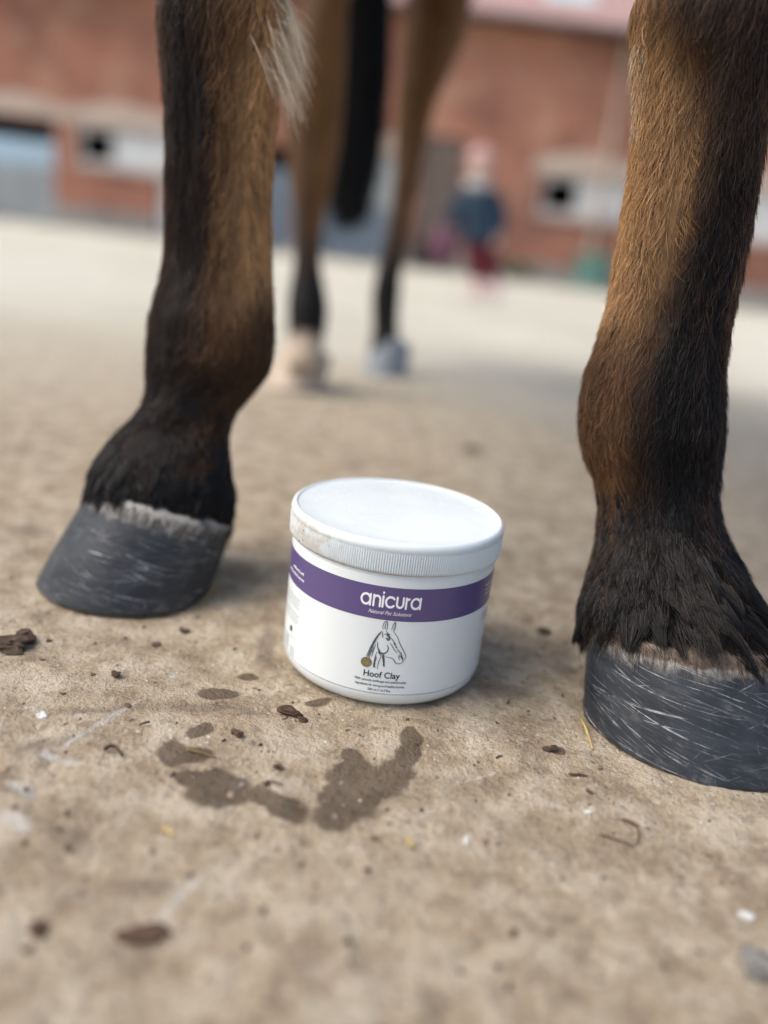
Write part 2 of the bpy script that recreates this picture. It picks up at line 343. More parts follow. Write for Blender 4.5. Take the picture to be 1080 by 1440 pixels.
xb = sorted({-16., 18.}|{o[0] for o in allop}|{o[1] for o in allop}); zb = sorted({GZ-.1, EAVE+.05}|{o[2] for o in allop}|{o[3] for o in allop})
parts = []
for i in range(len(xb)-1):          # one column at a time, merged vertically where it is solid
    zs = []
    for j in range(len(zb)-1):
        cx, cz = (xb[i]+xb[i+1])/2, (zb[j]+zb[j+1])/2
        if any(o[0] < cx < o[1] and o[2] < cz < o[3] for o in allop): zs.append(None)
        else: zs.append((zb[j], zb[j+1]))
    run = None
    for z in zs+[None]:
        if z is None:
            if run: parts.append(box(xb[i], xb[i+1], WY, WY+.32, *run)); run = None
        else: run = (run[0], z[1]) if run else z
mesh('wall', *join(parts), M['brick'], stable)
mesh('wall', *join([box(-16, 18, WY+4.6, WY+4.9, GZ-.1, EAVE), box(-16.3, -16.003, WY, WY+4.9, GZ-.1, EAVE+.03), box(18.003, 18.3, WY, WY+4.9, GZ-.1, EAVE+.03)]), M['brick'], stable)
mesh('interior_lining', *join([box(-15.9, 17.9, WY+2.2, WY+2.3, GZ-.1, EAVE-.2), box(-15.9, 17.9, WY+.33, WY+2.19, EAVE-.3, EAVE-.2), box(-15.9, 17.9, WY+.33, WY+2.19, GZ-.05, GZ+.01)]), M['dark'], stable)
def leaf(o, z0, z1, mat, name='door', proud=.05, boards=6):
    """boarded door leaf set in its opening"""
    x0, x1 = o[0]+.03, o[1]-.03; d = mesh(name, *box(x0, x1, WY+proud+.03, WY+proud+.07, z0, z1), mat, stable)
    bw = (x1-x0)/boards
    m0 = None
    for k in range(boards):
        b = mesh('board', *box(x0+k*bw+.006, x0+(k+1)*bw-.006, WY+proud, WY+proud+.027, z0+.01, z1-.01), mat, d)
    return d
def arch(o, pxm, mat=None):
    """shallow segmental lintel over an opening"""
    x0, x1 = o[0]-.2, o[1]+.2; n = 14; V = []; F = []
    for k in range(n+1):
        t = k/n; x = x0+(x1-x0)*t; up = .16*math.sin(math.pi*t)
        V += [(x, WY-.03, o[3]+up*.15+.003), (x, WY-.03, o[3]+.22+up), (x, WY+.03, o[3]+.22+up), (x, WY+.03, o[3]+up*.15+.003)]
        if k:
            a = 4*(k-1); b = 4*k
            for j in range(4): F.append((a+j, a+(j+1) % 4, b+(j+1) % 4, b+j))
    F += [(0, 1, 2, 3), (4*n+3, 4*n+2, 4*n+1, 4*n)]
    mesh('lintel', V, F, M['cream'], stable)
for o in (D1, W1, D4, W2, W3): arch(o, 0)
dl = Z(40, 196); dm = Z(40, 233)
leaf((D1[0], D1[1], 0, 0), GZ+.03, dm, M['greydoor']); leaf((D1[0], D1[1], 0, 0), dm+.01, dl, M['bluepaint'], proud=.04)
leaf((D2[0], D2[1], 0, 0), GZ+.03, D2[3]-.02, M['whitepaint']); leaf((D3[0], D3[1], 0, 0), GZ+.03, D3[3]-.35, M['slate'])
leaf((D4[0], D4[1], 0, 0), GZ+.03, Z(500, 290), M['slate']); leaf((D4[0], D4[1], 0, 0), Z(500, 289), D4[3]-.02, M['greydoor'])
leaf((D5[0], D5[1], 0, 0), GZ+.03, D5[3]-.02, M['browndoor'])
def win(o, x_split, mat):
    x0, x1, z0, z1 = o
    f = mesh('window', *join([box(x0+.004, x1-.004, WY+.06, WY+.12, z0+.004, z0+.07), box(x0+.004, x1-.004, WY+.06, WY+.12, z1-.07, z1-.004), box(x0+.004, x0+.07, WY+.06, WY+.12, z0+.073, z1-.073), box(x_split, x_split+.07, WY+.06, WY+.12, z0+.073, z1-.073), box(x1-.07, x1-.004, WY+.06, WY+.12, z0+.073, z1-.073)]), mat, stable)
    mesh('shutter', *box(x_split+.073, x1-.073, WY+.07, WY+.10, z0+.073, z1-.073), mat, f)
    mesh('sill', *box(x0-.08, x1+.08, WY-.06, WY+.05, z0-.08, z0-.003), M['cream'], f)
win(W1, X(158, 205), M['whitepaint']); win(W2, X(812, 275), M['whitepaint']); win(W3, X(1040, 300), M['whitepaint'])
# roof: sloping slab of tiles, gutter, skylight, downpipe
ov = .35; rise = 2.6; yb = WY+4.9
RV = [(-16.5, WY-ov, EAVE+.06), (18.5, WY-ov, EAVE+.06), (18.5, yb-1.9, EAVE+rise), (-16.5, yb-1.9, EAVE+rise), (-16.5, WY-ov, EAVE+.16), (18.5, WY-ov, EAVE+.16), (18.5, yb-1.9, EAVE+rise+.1), (-16.5, yb-1.9, EAVE+rise+.1)]
RF = [(3, 2, 1, 0), (4, 5, 6, 7), (0, 1, 5, 4), (1, 2, 6, 5), (2, 3, 7, 6), (3, 0, 4, 7)]
rf = mesh('roof', RV, RF, M['tile'], stable)
RB = [(-16.5, yb-1.9, EAVE+rise), (18.5, yb-1.9, EAVE+rise), (18.5, yb+.3, EAVE), (-16.5, yb+.3, EAVE), (-16.5, yb-1.89, EAVE+rise+.1), (18.5, yb-1.89, EAVE+rise+.1), (18.5, yb+.3, EAVE+.1), (-16.5, yb+.3, EAVE+.1)]
mesh('roof', RB, RF, M['tile'], stable)
n = 10; gp = [(WY-ov-.02+.075*math.cos(math.pi+math.pi*k/n), EAVE+.07+.085*math.sin(math.pi+math.pi*k/n)) for k in range(n+1)]
GV = [(x, y, z) for x in (-16.5, 18.5) for y, z in gp]; mesh('gutter', GV, [(k, k+1, n+2+k, n+1+k) for k in range(n)]+[tuple(range(n+1)), tuple(range(2*n+1, n, -1))], M['gutter'], stable)
slope = (rise-.0)/(yb-1.9-WY+ov)
def roofz(y): return EAVE+.16+(y-WY+ov)*slope*(rise-.06)/rise
y0, y1 = WY+.05, WY+.95; sx = at(800, 5, WY+.2)[0]
def slab(x0, x1, y0, y1, dz0, dz1):
    V = [(x, y, roofz(y)+d) for d in (dz0, dz1) for y in (y0, y1) for x in (x0, x1)]; return V, box(0, 1, 0, 1, 0, 1)[1]
sk = mesh('skylight', *join([slab(sx-.42, sx+.42, y0, y0+.06, .003, .07), slab(sx-.42, sx+.42, y1-.06, y1, .003, .07), slab(sx-.42, sx-.36, y0+.063, y1-.063, .003, .07), slab(sx+.36, sx+.42, y0+.063, y1-.063, .003, .07)]), M['whitepaint'], rf)
mesh('pane', *slab(sx-.358, sx+.358, y0+.064, y1-.064, .01, .05), M['glass'], sk)
px = X(866, 150); mesh('downpipe', *limb([(px, WY-.09, EAVE, .045), (px, WY-.09, 2, .045), (px, WY-.09, GZ+.15, .045)], 12), M['cream'], stable)
for p in ():
    mesh('downpipe', *limb([(p, WY-.09, EAVE, .045), (p, WY-.09, 2, .045), (p, WY-.09, GZ+.15, .045)], 12), M['gutter'], stable)
xe = [-16.]+[v for o in (D1, D2, D3, D4, D5) for v in o[:2]]+[18.]
for k in range(0, len(xe), 2): mesh('plinth', *box(xe[k]+.004, xe[k+1]-.004, WY-.05, WY-.004, GZ+.063, GZ+.36), M['concrete'], stable)
tag(mesh('pavement', *box(-16.5, 18.5, WY-1.3, WY-.01, GZ-.15, GZ+.06), M['concrete']), kind='structure')

# ------------------------------------------------------------------ horse
horse = empty('horse', (0, .9, 0), 'bay horse with black lower legs standing over the white tub', 'horse')
# rows: image height of the ring, left and right outline, depth of the ring's centre, depth/width ratio
ROWS_L = [(0, 216, 410, .492, .80), (60, 222, 404, .492, .80), (120, 228, 396, .491, .78), (200, 231, 388, .490, .76), (300, 232, 383, .490, .76), (380, 226, 384, .490, .78), (420, 216, 386, .489, .80), (450, 208, 388, .488, .84), (485, 205, 388, .487, .86), (520, 204, 382, .485, .86), (550, 204, 360, .481, .86), (575, 198, 336, .477, .88), (600, 182, 325, .472, .86),
          (630, 152, 322, .465, .82), (655, 136, 324, .460, .82), (680, 128, 326, .456, .84), (705, 126, 326, .453, .84), (735, 124, 318, .450, .82)]
ROWS_R = [(0, 884, 1110, .415, .80), (60, 886, 1102, .415, .80), (120, 889, 1090, .415, .78), (200, 888, 1076, .414, .76), (300, 874, 1060, .413, .76), (380, 860, 1046, .412, .76), (430, 851, 1035, .411, .77), (480, 837, 1025, .410, .80), (530, 820, 1020, .409, .84), (570, 813, 1019, .408, .86), (605, 811, 1019, .407, .87), (640, 818, 1016, .405, .87), (675, 833, 1012, .402, .87),
          (710, 841, 1010, .399, .87), (745, 841, 1015, .395, .85), (780, 835, 1028, .390, .84), (815, 826, 1042, .384, .83), (850, 819, 1062, .378, .83), (885, 818, 1082, .373, .83), (925, 822, 1096, .368, .83)]
class Leg:
    def __init__(s, rows, n=70):
        y = np.array([r[0] for r in rows], float); yy = np.linspace(y[0], y[-1], n)
        # smooth interpolation (cubic through the rows)
        def interp(v):
            v = np.array(v, float); m = np.gradient(v, y); k = np.clip(np.searchsorted(y, yy)-1, 0, len(y)-2)
            h = y[k+1]-y[k]; t = (yy-y[k])/h
            return (2*t**3-3*t**2+1)*v[k]+(t**3-2*t**2+t)*h*m[k]+(-2*t**3+3*t**2)*v[k+1]+(t**3-t**2)*h*m[k+1]
        xl, xr, dep, rat = (interp([r[i] for r in rows]) for i in (1, 2, 3, 4))
        L = np.array([at(a, b, d) for a, b, d in zip(xl, yy, dep)]); R = np.array([at(a, b, d) for a, b, d in zip(xr, yy, dep)])
        s.y = yy; s.c = (L+R)/2; s.U = (R-L)/2; s.T = np.gradient(s.c, axis=0); s.T /= np.linalg.norm(s.T, axis=1)[:, None]
        D = np.cross(s.U, s.T); D /= np.linalg.norm(D, axis=1)[:, None]; s.rw = np.linalg.norm(s.U, axis=1); s.D = D*(s.rw*rat)[:, None]
        s.arc = np.concatenate([[0], np.cumsum(np.linalg.norm(np.diff(s.c, axis=0), axis=1))])
    groove = ()
    def relief(s, y, th):
        k = np.ones(np.broadcast(y, th).shape)
        for t0, wdt, dep, ya, yb in s.groove:
            for sg in (1, -1):
                d = np.angle(np.exp(1j*(th-sg*t0))); k = k-dep*np.exp(-(d/wdt)**2)*sstep(ya, ya+60, y)*sstep(yb, yb-60, y)
        return k
    def rings(s, shrink=.94):
        a = np.arange(28)*2*math.pi/28
        return [s.c[i]+(ring((0, 0, 0), s.U[i]*shrink, s.D[i]*shrink, 28)*s.relief(s.y[i], a)[:, None]) for i in range(len(s.y))]
    def sample(s, a, th):
        """arc length and angle -> point, normal, tangent, image row, cross position"""
        f = np.interp(a, s.arc, np.arange(len(s.y))); i = np.clip(f.astype(int), 0, len(s.y)-2); t = (f-i)[:, None]
        g = lambda q: q[i]*(1-t)+q[i+1]*t
        c, U, D, T = g(s.c), g(s.U), g(s.D), g(s.T); cs, sn = np.cos(th)[:, None], np.sin(th)[:, None]
        P = c+(U*cs+D*sn)*.94*s.relief(s.y[i], th)[:, None]
        ru = np.linalg.norm(U, axis=1)[:, None]; rd = np.linalg.norm(D, axis=1)[:, None]
        N = U/ru*cs/ru+D/rd*sn/rd; N /= np.linalg.norm(N, axis=1)[:, None]
        Tg = g(np.gradient(s.c, axis=0)+0)+np.gradient(s.U, axis=0)[i]*cs+np.gradient(s.D, axis=0)[i]*sn
        Tg /= np.linalg.norm(Tg, axis=1)[:, None]
        yy = s.y[i]*(1-t[:, 0])+s.y[i+1]*t[:, 0]
        return P, N, Tg, yy, np.cos(th)
TAN, MID, DKB, BLK, PALE = (np.array(c) for c in ((.37, .215, .098), (.125, .062, .027), (.040, .022, .013), (.0050, .0042, .0042), (.80, .68, .52)))
def mixc(a, b, f): f = np.asarray(f)[:, None]; return a*(1-f)+b*f
def coat_left(y, s, nz):
    """s: -1 left outline .. 1 right outline; nz 0..1 streak noise"""
    s = s+(nz-.5)*.5
    c = mixc(np.tile(BLK, (len(y), 1)), DKB, sstep(.25, .8, nz)*.9)
    c = mixc(c, DKB*1.25, sstep(170, 20, y)*.8*sstep(.15, .7, nz))
    c = mixc(c, MID*1.1, sstep(-.12, .25, s)*sstep(560, 470, y))
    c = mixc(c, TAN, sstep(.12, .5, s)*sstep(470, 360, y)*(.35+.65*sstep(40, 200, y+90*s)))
    c = mixc(c, TAN*1.75, sstep(.62, .95, s)*sstep(430, 340, y))  # pale highlight along the right edge, painted into the coat colour
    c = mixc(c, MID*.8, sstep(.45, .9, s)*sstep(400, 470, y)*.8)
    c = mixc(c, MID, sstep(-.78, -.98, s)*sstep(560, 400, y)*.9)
    return c
def coat_right(y, s, nz):
    s = s+(nz-.5)*.45
    c = mixc(np.tile(BLK, (len(y), 1)), DKB, sstep(.3, .8, nz)*.85)
    c = mixc(c, DKB*1.4, sstep(300, 120, y)*sstep(.1, .6, nz))
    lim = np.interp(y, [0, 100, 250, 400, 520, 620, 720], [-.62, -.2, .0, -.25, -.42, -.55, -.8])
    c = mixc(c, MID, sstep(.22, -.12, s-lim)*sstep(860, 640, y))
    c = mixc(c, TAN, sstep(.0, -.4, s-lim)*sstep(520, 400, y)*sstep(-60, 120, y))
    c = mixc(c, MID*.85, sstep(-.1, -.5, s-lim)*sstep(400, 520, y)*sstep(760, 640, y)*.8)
    c = mixc(c, TAN*1.25, sstep(-.72, -.95, s)*sstep(470, 380, y)*sstep(-60, 120, y))  # light catching the left outline, painted as paler coat
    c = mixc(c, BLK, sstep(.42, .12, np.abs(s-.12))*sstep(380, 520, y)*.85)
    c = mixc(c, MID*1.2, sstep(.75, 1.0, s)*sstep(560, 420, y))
    return c
LL, LR = Leg(ROWS_L), Leg(ROWS_R)
# hollows between cannon bone, tendon and fetlock
LL.groove = ((-1.05, .26, .13, 40, 470), (-1.9, .22, .05, 60, 430), (-1.2, .4, .08, 520, 640)); LR.groove = ((-1.95, .26, .13, 60, 500), (-1.15, .22, .06, 80, 470), (-1.0, .4, .08, 600, 740))
# hind legs
ROWS_HL = [(0, 425, 492, 1.20, .8), (80, 412, 490, 1.20, .8), (150, 402, 486, 1.20, .8), (210, 400, 480, 1.20, .8), (260, 406, 470, 1.19, .8), (310, 411, 458, 1.18, .8), (360, 412, 452, 1.17, .8), (400, 406, 458, 1.165, .85), (430, 402, 463, 1.16, .9), (455, 403, 462, 1.155, .9), (475, 404, 458, 1.15, .9), (495, 401, 455, 1.14, .9), (520, 400, 452, 1.13, .9)]
ROWS_HR = [(0, 566, 668, 1.46, .8), (60, 562, 655, 1.46, .8), (110, 558, 632, 1.46, .8), (150, 555, 614, 1.46, .8), (200, 553, 602, 1.46, .8), (250, 552, 592, 1.45, .8), (300, 547, 578, 1.44, .8), (350, 536, 573, 1.43, .8), (390, 526, 566, 1.42, .85), (420, 521, 564, 1.42, .9), (445, 522, 562, 1.415, .9), (465, 522, 562, 1.41, .9), (485, 519, 565, 1.405, .9), (505, 517, 567, 1.40, .9)]
HL, HR = Leg(ROWS_HL, 40), Leg(ROWS_HR, 40)
def upper(leg, pts):
    c = leg.c[0]; r = leg.rw[0]
    return limb([(*c, r*.9, r*.75)]+pts[:], 24)
cl, cr = LL.c[0], LR.c[0]; hl, hr = HL.c[0], HR.c[0]
parts = [tube(l.rings()) for l in (LL, LR, HL, HR)]
parts += [upper(LL, [(cl[0]-.0, cl[1]+.005, cl[2]+.08, .045, .042), (cl[0]+.0, cl[1]+.03, cl[2]+.22, .058, .07), (cl[0]+.01, cl[1]+.06, cl[2]+.36, .085, .12), (cl[0]+.03, cl[1]+.08, cl[2]+.5, .10, .15)]),
          upper(LR, [(cr[0]+.0, cr[1]+.01, cr[2]+.08, .045, .042), (cr[0]+.01, cr[1]+.06, cr[2]+.22, .058, .07), (cr[0]+.005, cr[1]+.12, cr[2]+.36, .085, .12), (cr[0]-.02, cr[1]+.15, cr[2]+.5, .10, .15)]),
          upper(HL, [(hl[0]+.0, hl[1]+.04, hl[2]+.12, .065, .085), (hl[0]+.01, hl[1]+.10, hl[2]+.28, .10, .16), (hl[0]+.03, hl[1]+.15, hl[2]+.42, .12, .20)]),
          upper(HR, [(hr[0]+.0, hr[1]+.0, hr[2]+.1, .07, .09), (hr[0]+.0, hr[1]-.02, hr[2]+.24, .10, .16), (hr[0]-.02, hr[1]-.04, hr[2]+.36, .12, .19)])]
tors = [(.0, .42, .84, .06, .08), (.0, .46, .83, .14, .17), (.0, .56, .84, .19, .23), (-.01, .75, .84, .22, .24), (-.03, 1.0, .84, .235, .24), (-.06, 1.25, .87, .22, .22), (-.08, 1.42, .90, .20, .20), (-.095, 1.55, .90, .15, .16), (-.10, 1.62, .89, .07, .09)]
rings_ = [ring((x, y, z), np.array([rx, 0, 0]), np.array([0, 0, rz]), 32) for x, y, z, rx, rz in tors]; parts.append(tube(rings_))
neck = [(.0, .62, .92, .12, .20), (.0, .50, 1.06, .10, .17), (.0, .38, 1.22, .085, .14), (.0, .28, 1.38, .075, .115), (.0, .23, 1.46, .06, .08)]
parts.append(limb([(x, y, z, a, b) for x, y, z, a, b in neck], 24))
parts.append(limb([(0, .30, 1.46, .05, .06), (0, .24, 1.45, .07, .085), (0, .15, 1.40, .068, .08), (0, .06, 1.33, .052, .06), (0, -.02, 1.27, .045, .05), (0, -.06, 1.24, .03, .035)], 20))
for sx_ in (-1, 1): parts.append(limb([(sx_*.04, .25, 1.50, .022, .014), (sx_*.05, .25, 1.55, .02, .012), (sx_*.05, .25, 1.60, .004, .004)], 10))
bm_ = remesh('body', parts, .006, 3)
nv = len(bm_.vertices); co = np.zeros(nv*3, np.float32); bm_.vertices.foreach_get('co', co); co = co.reshape(-1, 3)
cols = np.tile(MID*1.1, (nv, 1)); cols[co[:, 2] > 1.0] = MID*.7
def near_leg(leg, msk):
    P = co[msk]; out_i = np.zeros(len(P), int); best = np.full(len(P), 9.)
    for i in range(len(leg.y)):
        d = np.linalg.norm(P-leg.c[i], axis=1); m = d < best; best[m] = d[m]; out_i[m] = i
    s = np.einsum('ij,ij->i', P-leg.c[out_i], leg.U[out_i])/(leg.rw[out_i]**2)
    return leg.y[out_i], s
nzv = value_noise(co[:, 0]*400+co[:, 1]*300, co[:, 2]*30, 3)
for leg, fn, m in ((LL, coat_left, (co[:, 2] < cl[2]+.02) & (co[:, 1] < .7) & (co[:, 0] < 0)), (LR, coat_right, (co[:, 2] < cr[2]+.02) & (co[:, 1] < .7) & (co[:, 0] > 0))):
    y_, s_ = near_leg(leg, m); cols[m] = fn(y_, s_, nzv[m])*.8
def coat_hind(y, s, nz, yk, white=False):
    c = mixc(np.tile(np.array((.10, .048, .016)), (len(y), 1)), np.array((.24, .115, .038)), sstep(-.2, .9, s+(nz-.5)*.3)*.8)
    c = mixc(c, BLK*1.2, sstep(.45, .1, np.abs(s+.1))*sstep(yk-170, yk+10, y)); c = mixc(c, BLK*1.2, sstep(yk-50, yk+60, y))
    return c
for leg, yk, m, wh in ((HL, 350, (co[:, 2] < hl[2]+.02) & (co[:, 1] > .95) & (co[:, 1] < 1.32), 1), (HR, 345, (co[:, 2] < hr[2]+.02) & (co[:, 1] > 1.32), 0)):
    y_, s_ = near_leg(leg, m); c = coat_hind(y_, s_, nzv[m], yk)
    if wh: c = mixc(c, np.array((.56, .45, .35)), sstep(474, 484, y_))
    cols[m] = c
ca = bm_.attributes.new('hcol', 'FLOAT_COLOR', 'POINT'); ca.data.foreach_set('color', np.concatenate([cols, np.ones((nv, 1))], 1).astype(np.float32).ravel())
bm_.materials.clear(); bm_.materials.append(M['skin']); bm_.polygons.foreach_set('use_smooth', [True]*len(bm_.polygons))
link('body', bm_, horse)
for sx_ in (-1, 1):
    mesh('eye', *lathe([(.001, -.012), (.008, -.009), (.012, 0), (.008, .009), (.001, .012)], 12), M['eye'], horse, True).location = (sx_*.062, .17, 1.435)

def hoof(c, d, Ln, Wd, zt, zh, mat, shear=.62, parent=horse, n=56, hide=1., dust_top=.5):
    d = np.array([d[0], d[1], 0.]); d /= np.linalg.norm(d); sd_ = np.array([-d[1], d[0], 0]); c = np.array([c[0], c[1], 0.])
    K = [0, .015, .04]+[.08+.04*q for q in range(23)]+[1.0]; R = []; jr = np.random.default_rng(int(abs(c[0])*1e4)); jit = jr.normal(0, 1, n); huv = []; dust = []; brown = []
    for k in K+[1.02, 1.03]:
        r = []
        cap = k in (1.02, 1.03)
        for j in range(n):
            a = 2*math.pi*j/n; ca_, sa = math.cos(a), math.sin(a)
            f = Ln/2*(ca_ if ca_ > 0 else ca_*.78); s = Wd/2*sa*(1-.22*max(0, -ca_)**1.5)
            z = (zh+(zt-zh)*(ca_+1)/2)
            kk = min(k, 1.0); q = 1-.10*kk+.015*math.sin(kk*math.pi); q *= (.985 if k == 0 else 1)
            q *= 1+.0016*math.sin(kk*26+.6*ca_)+.001*math.sin(kk*47+2*sa); q += .005*jit[j]*max(0, 1-kk*14)
            if k == 1.02: q *= .86
            if k == 1.03: q *= .5
            p = c+d*(f*q-kk*z*shear)+sd_*(s*q)
            r.append((p[0], p[1], .0012+z*(kk+.004*jit[j]*max(0, 1-kk*14))+(.002 if k == 1.02 else .007 if k == 1.03 else 0)))
            huv.append(((a if a <= math.pi else a-2*math.pi)*Wd*.5, z*kk, 0)); e = np.random.default_rng(j//3+int(k*0)).random()
            dust.append(dust_top*sstep(.62, 1.0, kk)*(1.1 if ca_ > .2 else .8)+.40*sstep(.24, .06, kk)*(.3+.7*e)+.02); brown.append(float(sstep(.80, .97, kk))*hide+.75*float(sstep(.045, .0, kk)))
        R.append(np.array(r))
    V, F = tube(R); o = mesh('hoof', V, F, mat, parent, True); m = o.data
    m.attributes.new('huv', 'FLOAT_VECTOR', 'POINT').data.foreach_set('vector', np.array(huv, np.float32).ravel())
    m.attributes.new('dust', 'FLOAT', 'POINT').data.foreach_set('value', np.array(dust, np.float32)); m.attributes.new('brown', 'FLOAT', 'POINT').data.foreach_set('value', np.array(brown, np.float32))
    # thin dark rim of the sole under the wall
    rim = [ring((0, 0, 0), np.zeros(3), np.zeros(3), n)]
    return o
hoofs = [hoof((-.141, .446), (-.72, -.62), .112, .102, .058, .034, mat_hoof(1), .50, hide=.35, dust_top=.78),
    hoof((.162, .360), (.30, -.95), .116, .112, .050, .034, mat_hoof(2), .45, dust_top=.8)]
pale_hoof = plain('pale_hoof_horn', (.46, .38, .30), .7, .15, 60); blue_hoof = plain('blue_grey_hoof_horn', (.21, .235, .26), .5, .2, 60)
c_ = gnd(415, 548); hoof((c_[0], c_[1]+.02), (-.45, -.9), .098, .080, .058, .04, pale_hoof, .5)
c_ = gnd(542, 526); hoof((c_[0], c_[1]+.005), (-.2, -.97), .092, .076, .058, .042, blue_hoof, .35)

def hair_obj(name, P, r0, r1, C, parent=horse, mat=None):
    n, k, _ = P.shape
    hc = bpy.data.hair_curves.new(name); hc.add_curves([k]*n)
    hc.attributes['position'].data.foreach_set('vector', P.astype(np.float32).ravel())
    ra = hc.attributes.get('radius') or hc.attributes.new('radius', 'FLOAT', 'POINT')
    t = np.linspace(0, 1, k); rr = np.broadcast_to(np.asarray(r0).reshape(-1, 1)*(1-t**1.5)+r1*t**1.5, (n, k))
    ra.data.foreach_set('value', rr.astype(np.float32).ravel())
    a = hc.attributes.new('hcol', 'FLOAT_COLOR', 'CURVE'); a.data.foreach_set('color', np.concatenate([C, np.ones((n, 1))], 1).astype(np.float32).ravel())
    hc.materials.append(mat or M['hair'])
    o = bpy.data.objects.new(name, hc); col.objects.link(o); o.parent = parent; o.matrix_parent_inverse = Matrix.Translation(-Vector(parent.location)); o['kind'] = 'stuff'
    return o
def coat_hair(leg, fn, n, lens, yend, side, seed):
    R = np.random.default_rng(seed)
    a = R.random(n)*leg.arc[-1]; th = R.random(n)*2*math.pi
    P, N, T, y, s = leg.sample(a, th); keep = y < yend; P, N, T, y, s, a, th = (q[keep] for q in (P, N, T, y, s, a, th)); n = len(P)
    B = np.cross(T, N); B /= np.linalg.norm(B, axis=1)[:, None]
    cl1 = value_noise(th*7+R.normal(0, .03, n), a*55, seed+1); cl2 = value_noise(th*26, a*90, seed+2); fine = R.random(n)
    L = np.interp(y, *lens)*(.7+.6*R.random(n))
    sidew = (cl1-.5)*.75+(cl2-.5)*.6+R.normal(0, .10, n)+side(y, s)
    lift = .10+.22*cl2**2*np.clip(L/.010, .8, 1.6)+np.abs(R.normal(0, .05, n))
    k = 5; r_loc = np.interp(a, leg.arc, leg.rw); crl = R.normal(0, .22, n); pts = np.zeros((n, k, 3))
    for q in range(k):
        t = q/(k-1); p_, n_, _, _, _ = leg.sample(np.minimum(a+L*t*.97, leg.arc[-1]), th-(sidew*t+crl*t*t)*L/r_loc)
        over = np.maximum(a+L*t*.97-leg.arc[-1], 0)
        pts[:, q] = p_+n_*(-.0008+lift*L*t*(1.25-.45*t)+.0006*t)[:, None]+T*over[:, None]
    nz = np.clip(.5*value_noise(th*30, a*24, seed+4)+.3*value_noise(th*9, a*16, seed+5)+.35*fine-.05, 0, 1)
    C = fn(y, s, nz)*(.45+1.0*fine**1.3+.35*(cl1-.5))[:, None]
    return pts, C
zero = lambda y, s: 0*y
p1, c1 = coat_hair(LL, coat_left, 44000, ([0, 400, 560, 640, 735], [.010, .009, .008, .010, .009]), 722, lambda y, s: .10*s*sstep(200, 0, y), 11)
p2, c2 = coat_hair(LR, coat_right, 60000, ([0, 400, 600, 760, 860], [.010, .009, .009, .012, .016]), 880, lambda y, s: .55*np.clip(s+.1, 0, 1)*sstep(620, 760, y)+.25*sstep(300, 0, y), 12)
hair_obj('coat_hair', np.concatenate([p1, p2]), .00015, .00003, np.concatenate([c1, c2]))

def feather(leg, y0, y1, nclump, per, Lr, seed, out, lean, drop, short=0):
    """long wet-looking wisps that hang over the coronet"""
    R = np.random.default_rng(seed); A0 = np.interp(y0, leg.y, leg.arc); A1 = np.interp(y1, leg.y, leg.arc)
    ca_ = A0+(A1-A0)*R.random(nclump)**.8; ct = R.random(nclump)*2*math.pi
    P, N, T, y, s = leg.sample(ca_, ct)
    pos = (ca_-A0)/(A1-A0); L = (Lr[0]+(Lr[1]-Lr[0])*pos)*(.75+.5*R.random(nclump))*(1-short*np.clip(-s, 0, 1))
    B = np.cross(T, N); oo = out*(.35+.65*pos)*(.6+.8*R.random(nclump))
    dv = T*.9+N*oo[:, None]+np.array([0, 0, -drop])+B*(R.normal(0, .13, nclump)+lean(s, pos))[:, None]; dv /= np.linalg.norm(dv, axis=1)[:, None]
    tip = P+dv*L[:, None]
    i = np.repeat(np.arange(nclump), per); n = len(i)
    a = np.clip(ca_[i]+R.normal(0, .0035, n), 0, leg.arc[-1]); th = ct[i]+R.normal(0, .095, n)
    p, nn, tt, _, s2 = leg.sample(a, th)
    tp = tip[i]+R.normal(0, .0007, (n, 3))+(p-P[i])*.10
    k = 7; t = np.linspace(0, 1, k)[None, :, None]
    m = (p+(tp-p)*.5)+nn*((.0012+.0022*pos[i])*(.7+.6*R.random(n)))[:, None]
    pts = (1-t)**2*p[:, None]+2*t*(1-t)*m[:, None]+t*t*tp[:, None]
    end = (.86+.14*R.random(n)); pts = p[:, None]+(pts-p[:, None])*end[:, None, None]
    C = np.tile(BLK, (n, 1))*(.35+.7*R.random(n))[:, None]; br = R.random(n) < .10; C[br] = DKB*.8
    return pts, C
f1, fc1 = feather(LL, 600, 716, 420, 40, (.008, .017), 21, .24, lambda s, p: 0*s, .25)
f2, fc2 = feather(LR, 690, 878, 680, 46, (.011, .027), 22, .34, lambda s, p: -.45*np.clip(s+.35, 0, 1)*(1-.3*p), .08, .5)
hair_obj('feather_hair', np.concatenate([f1, f2]), .00017, .00004, np.concatenate([fc1, fc2]), mat=M['feather'])
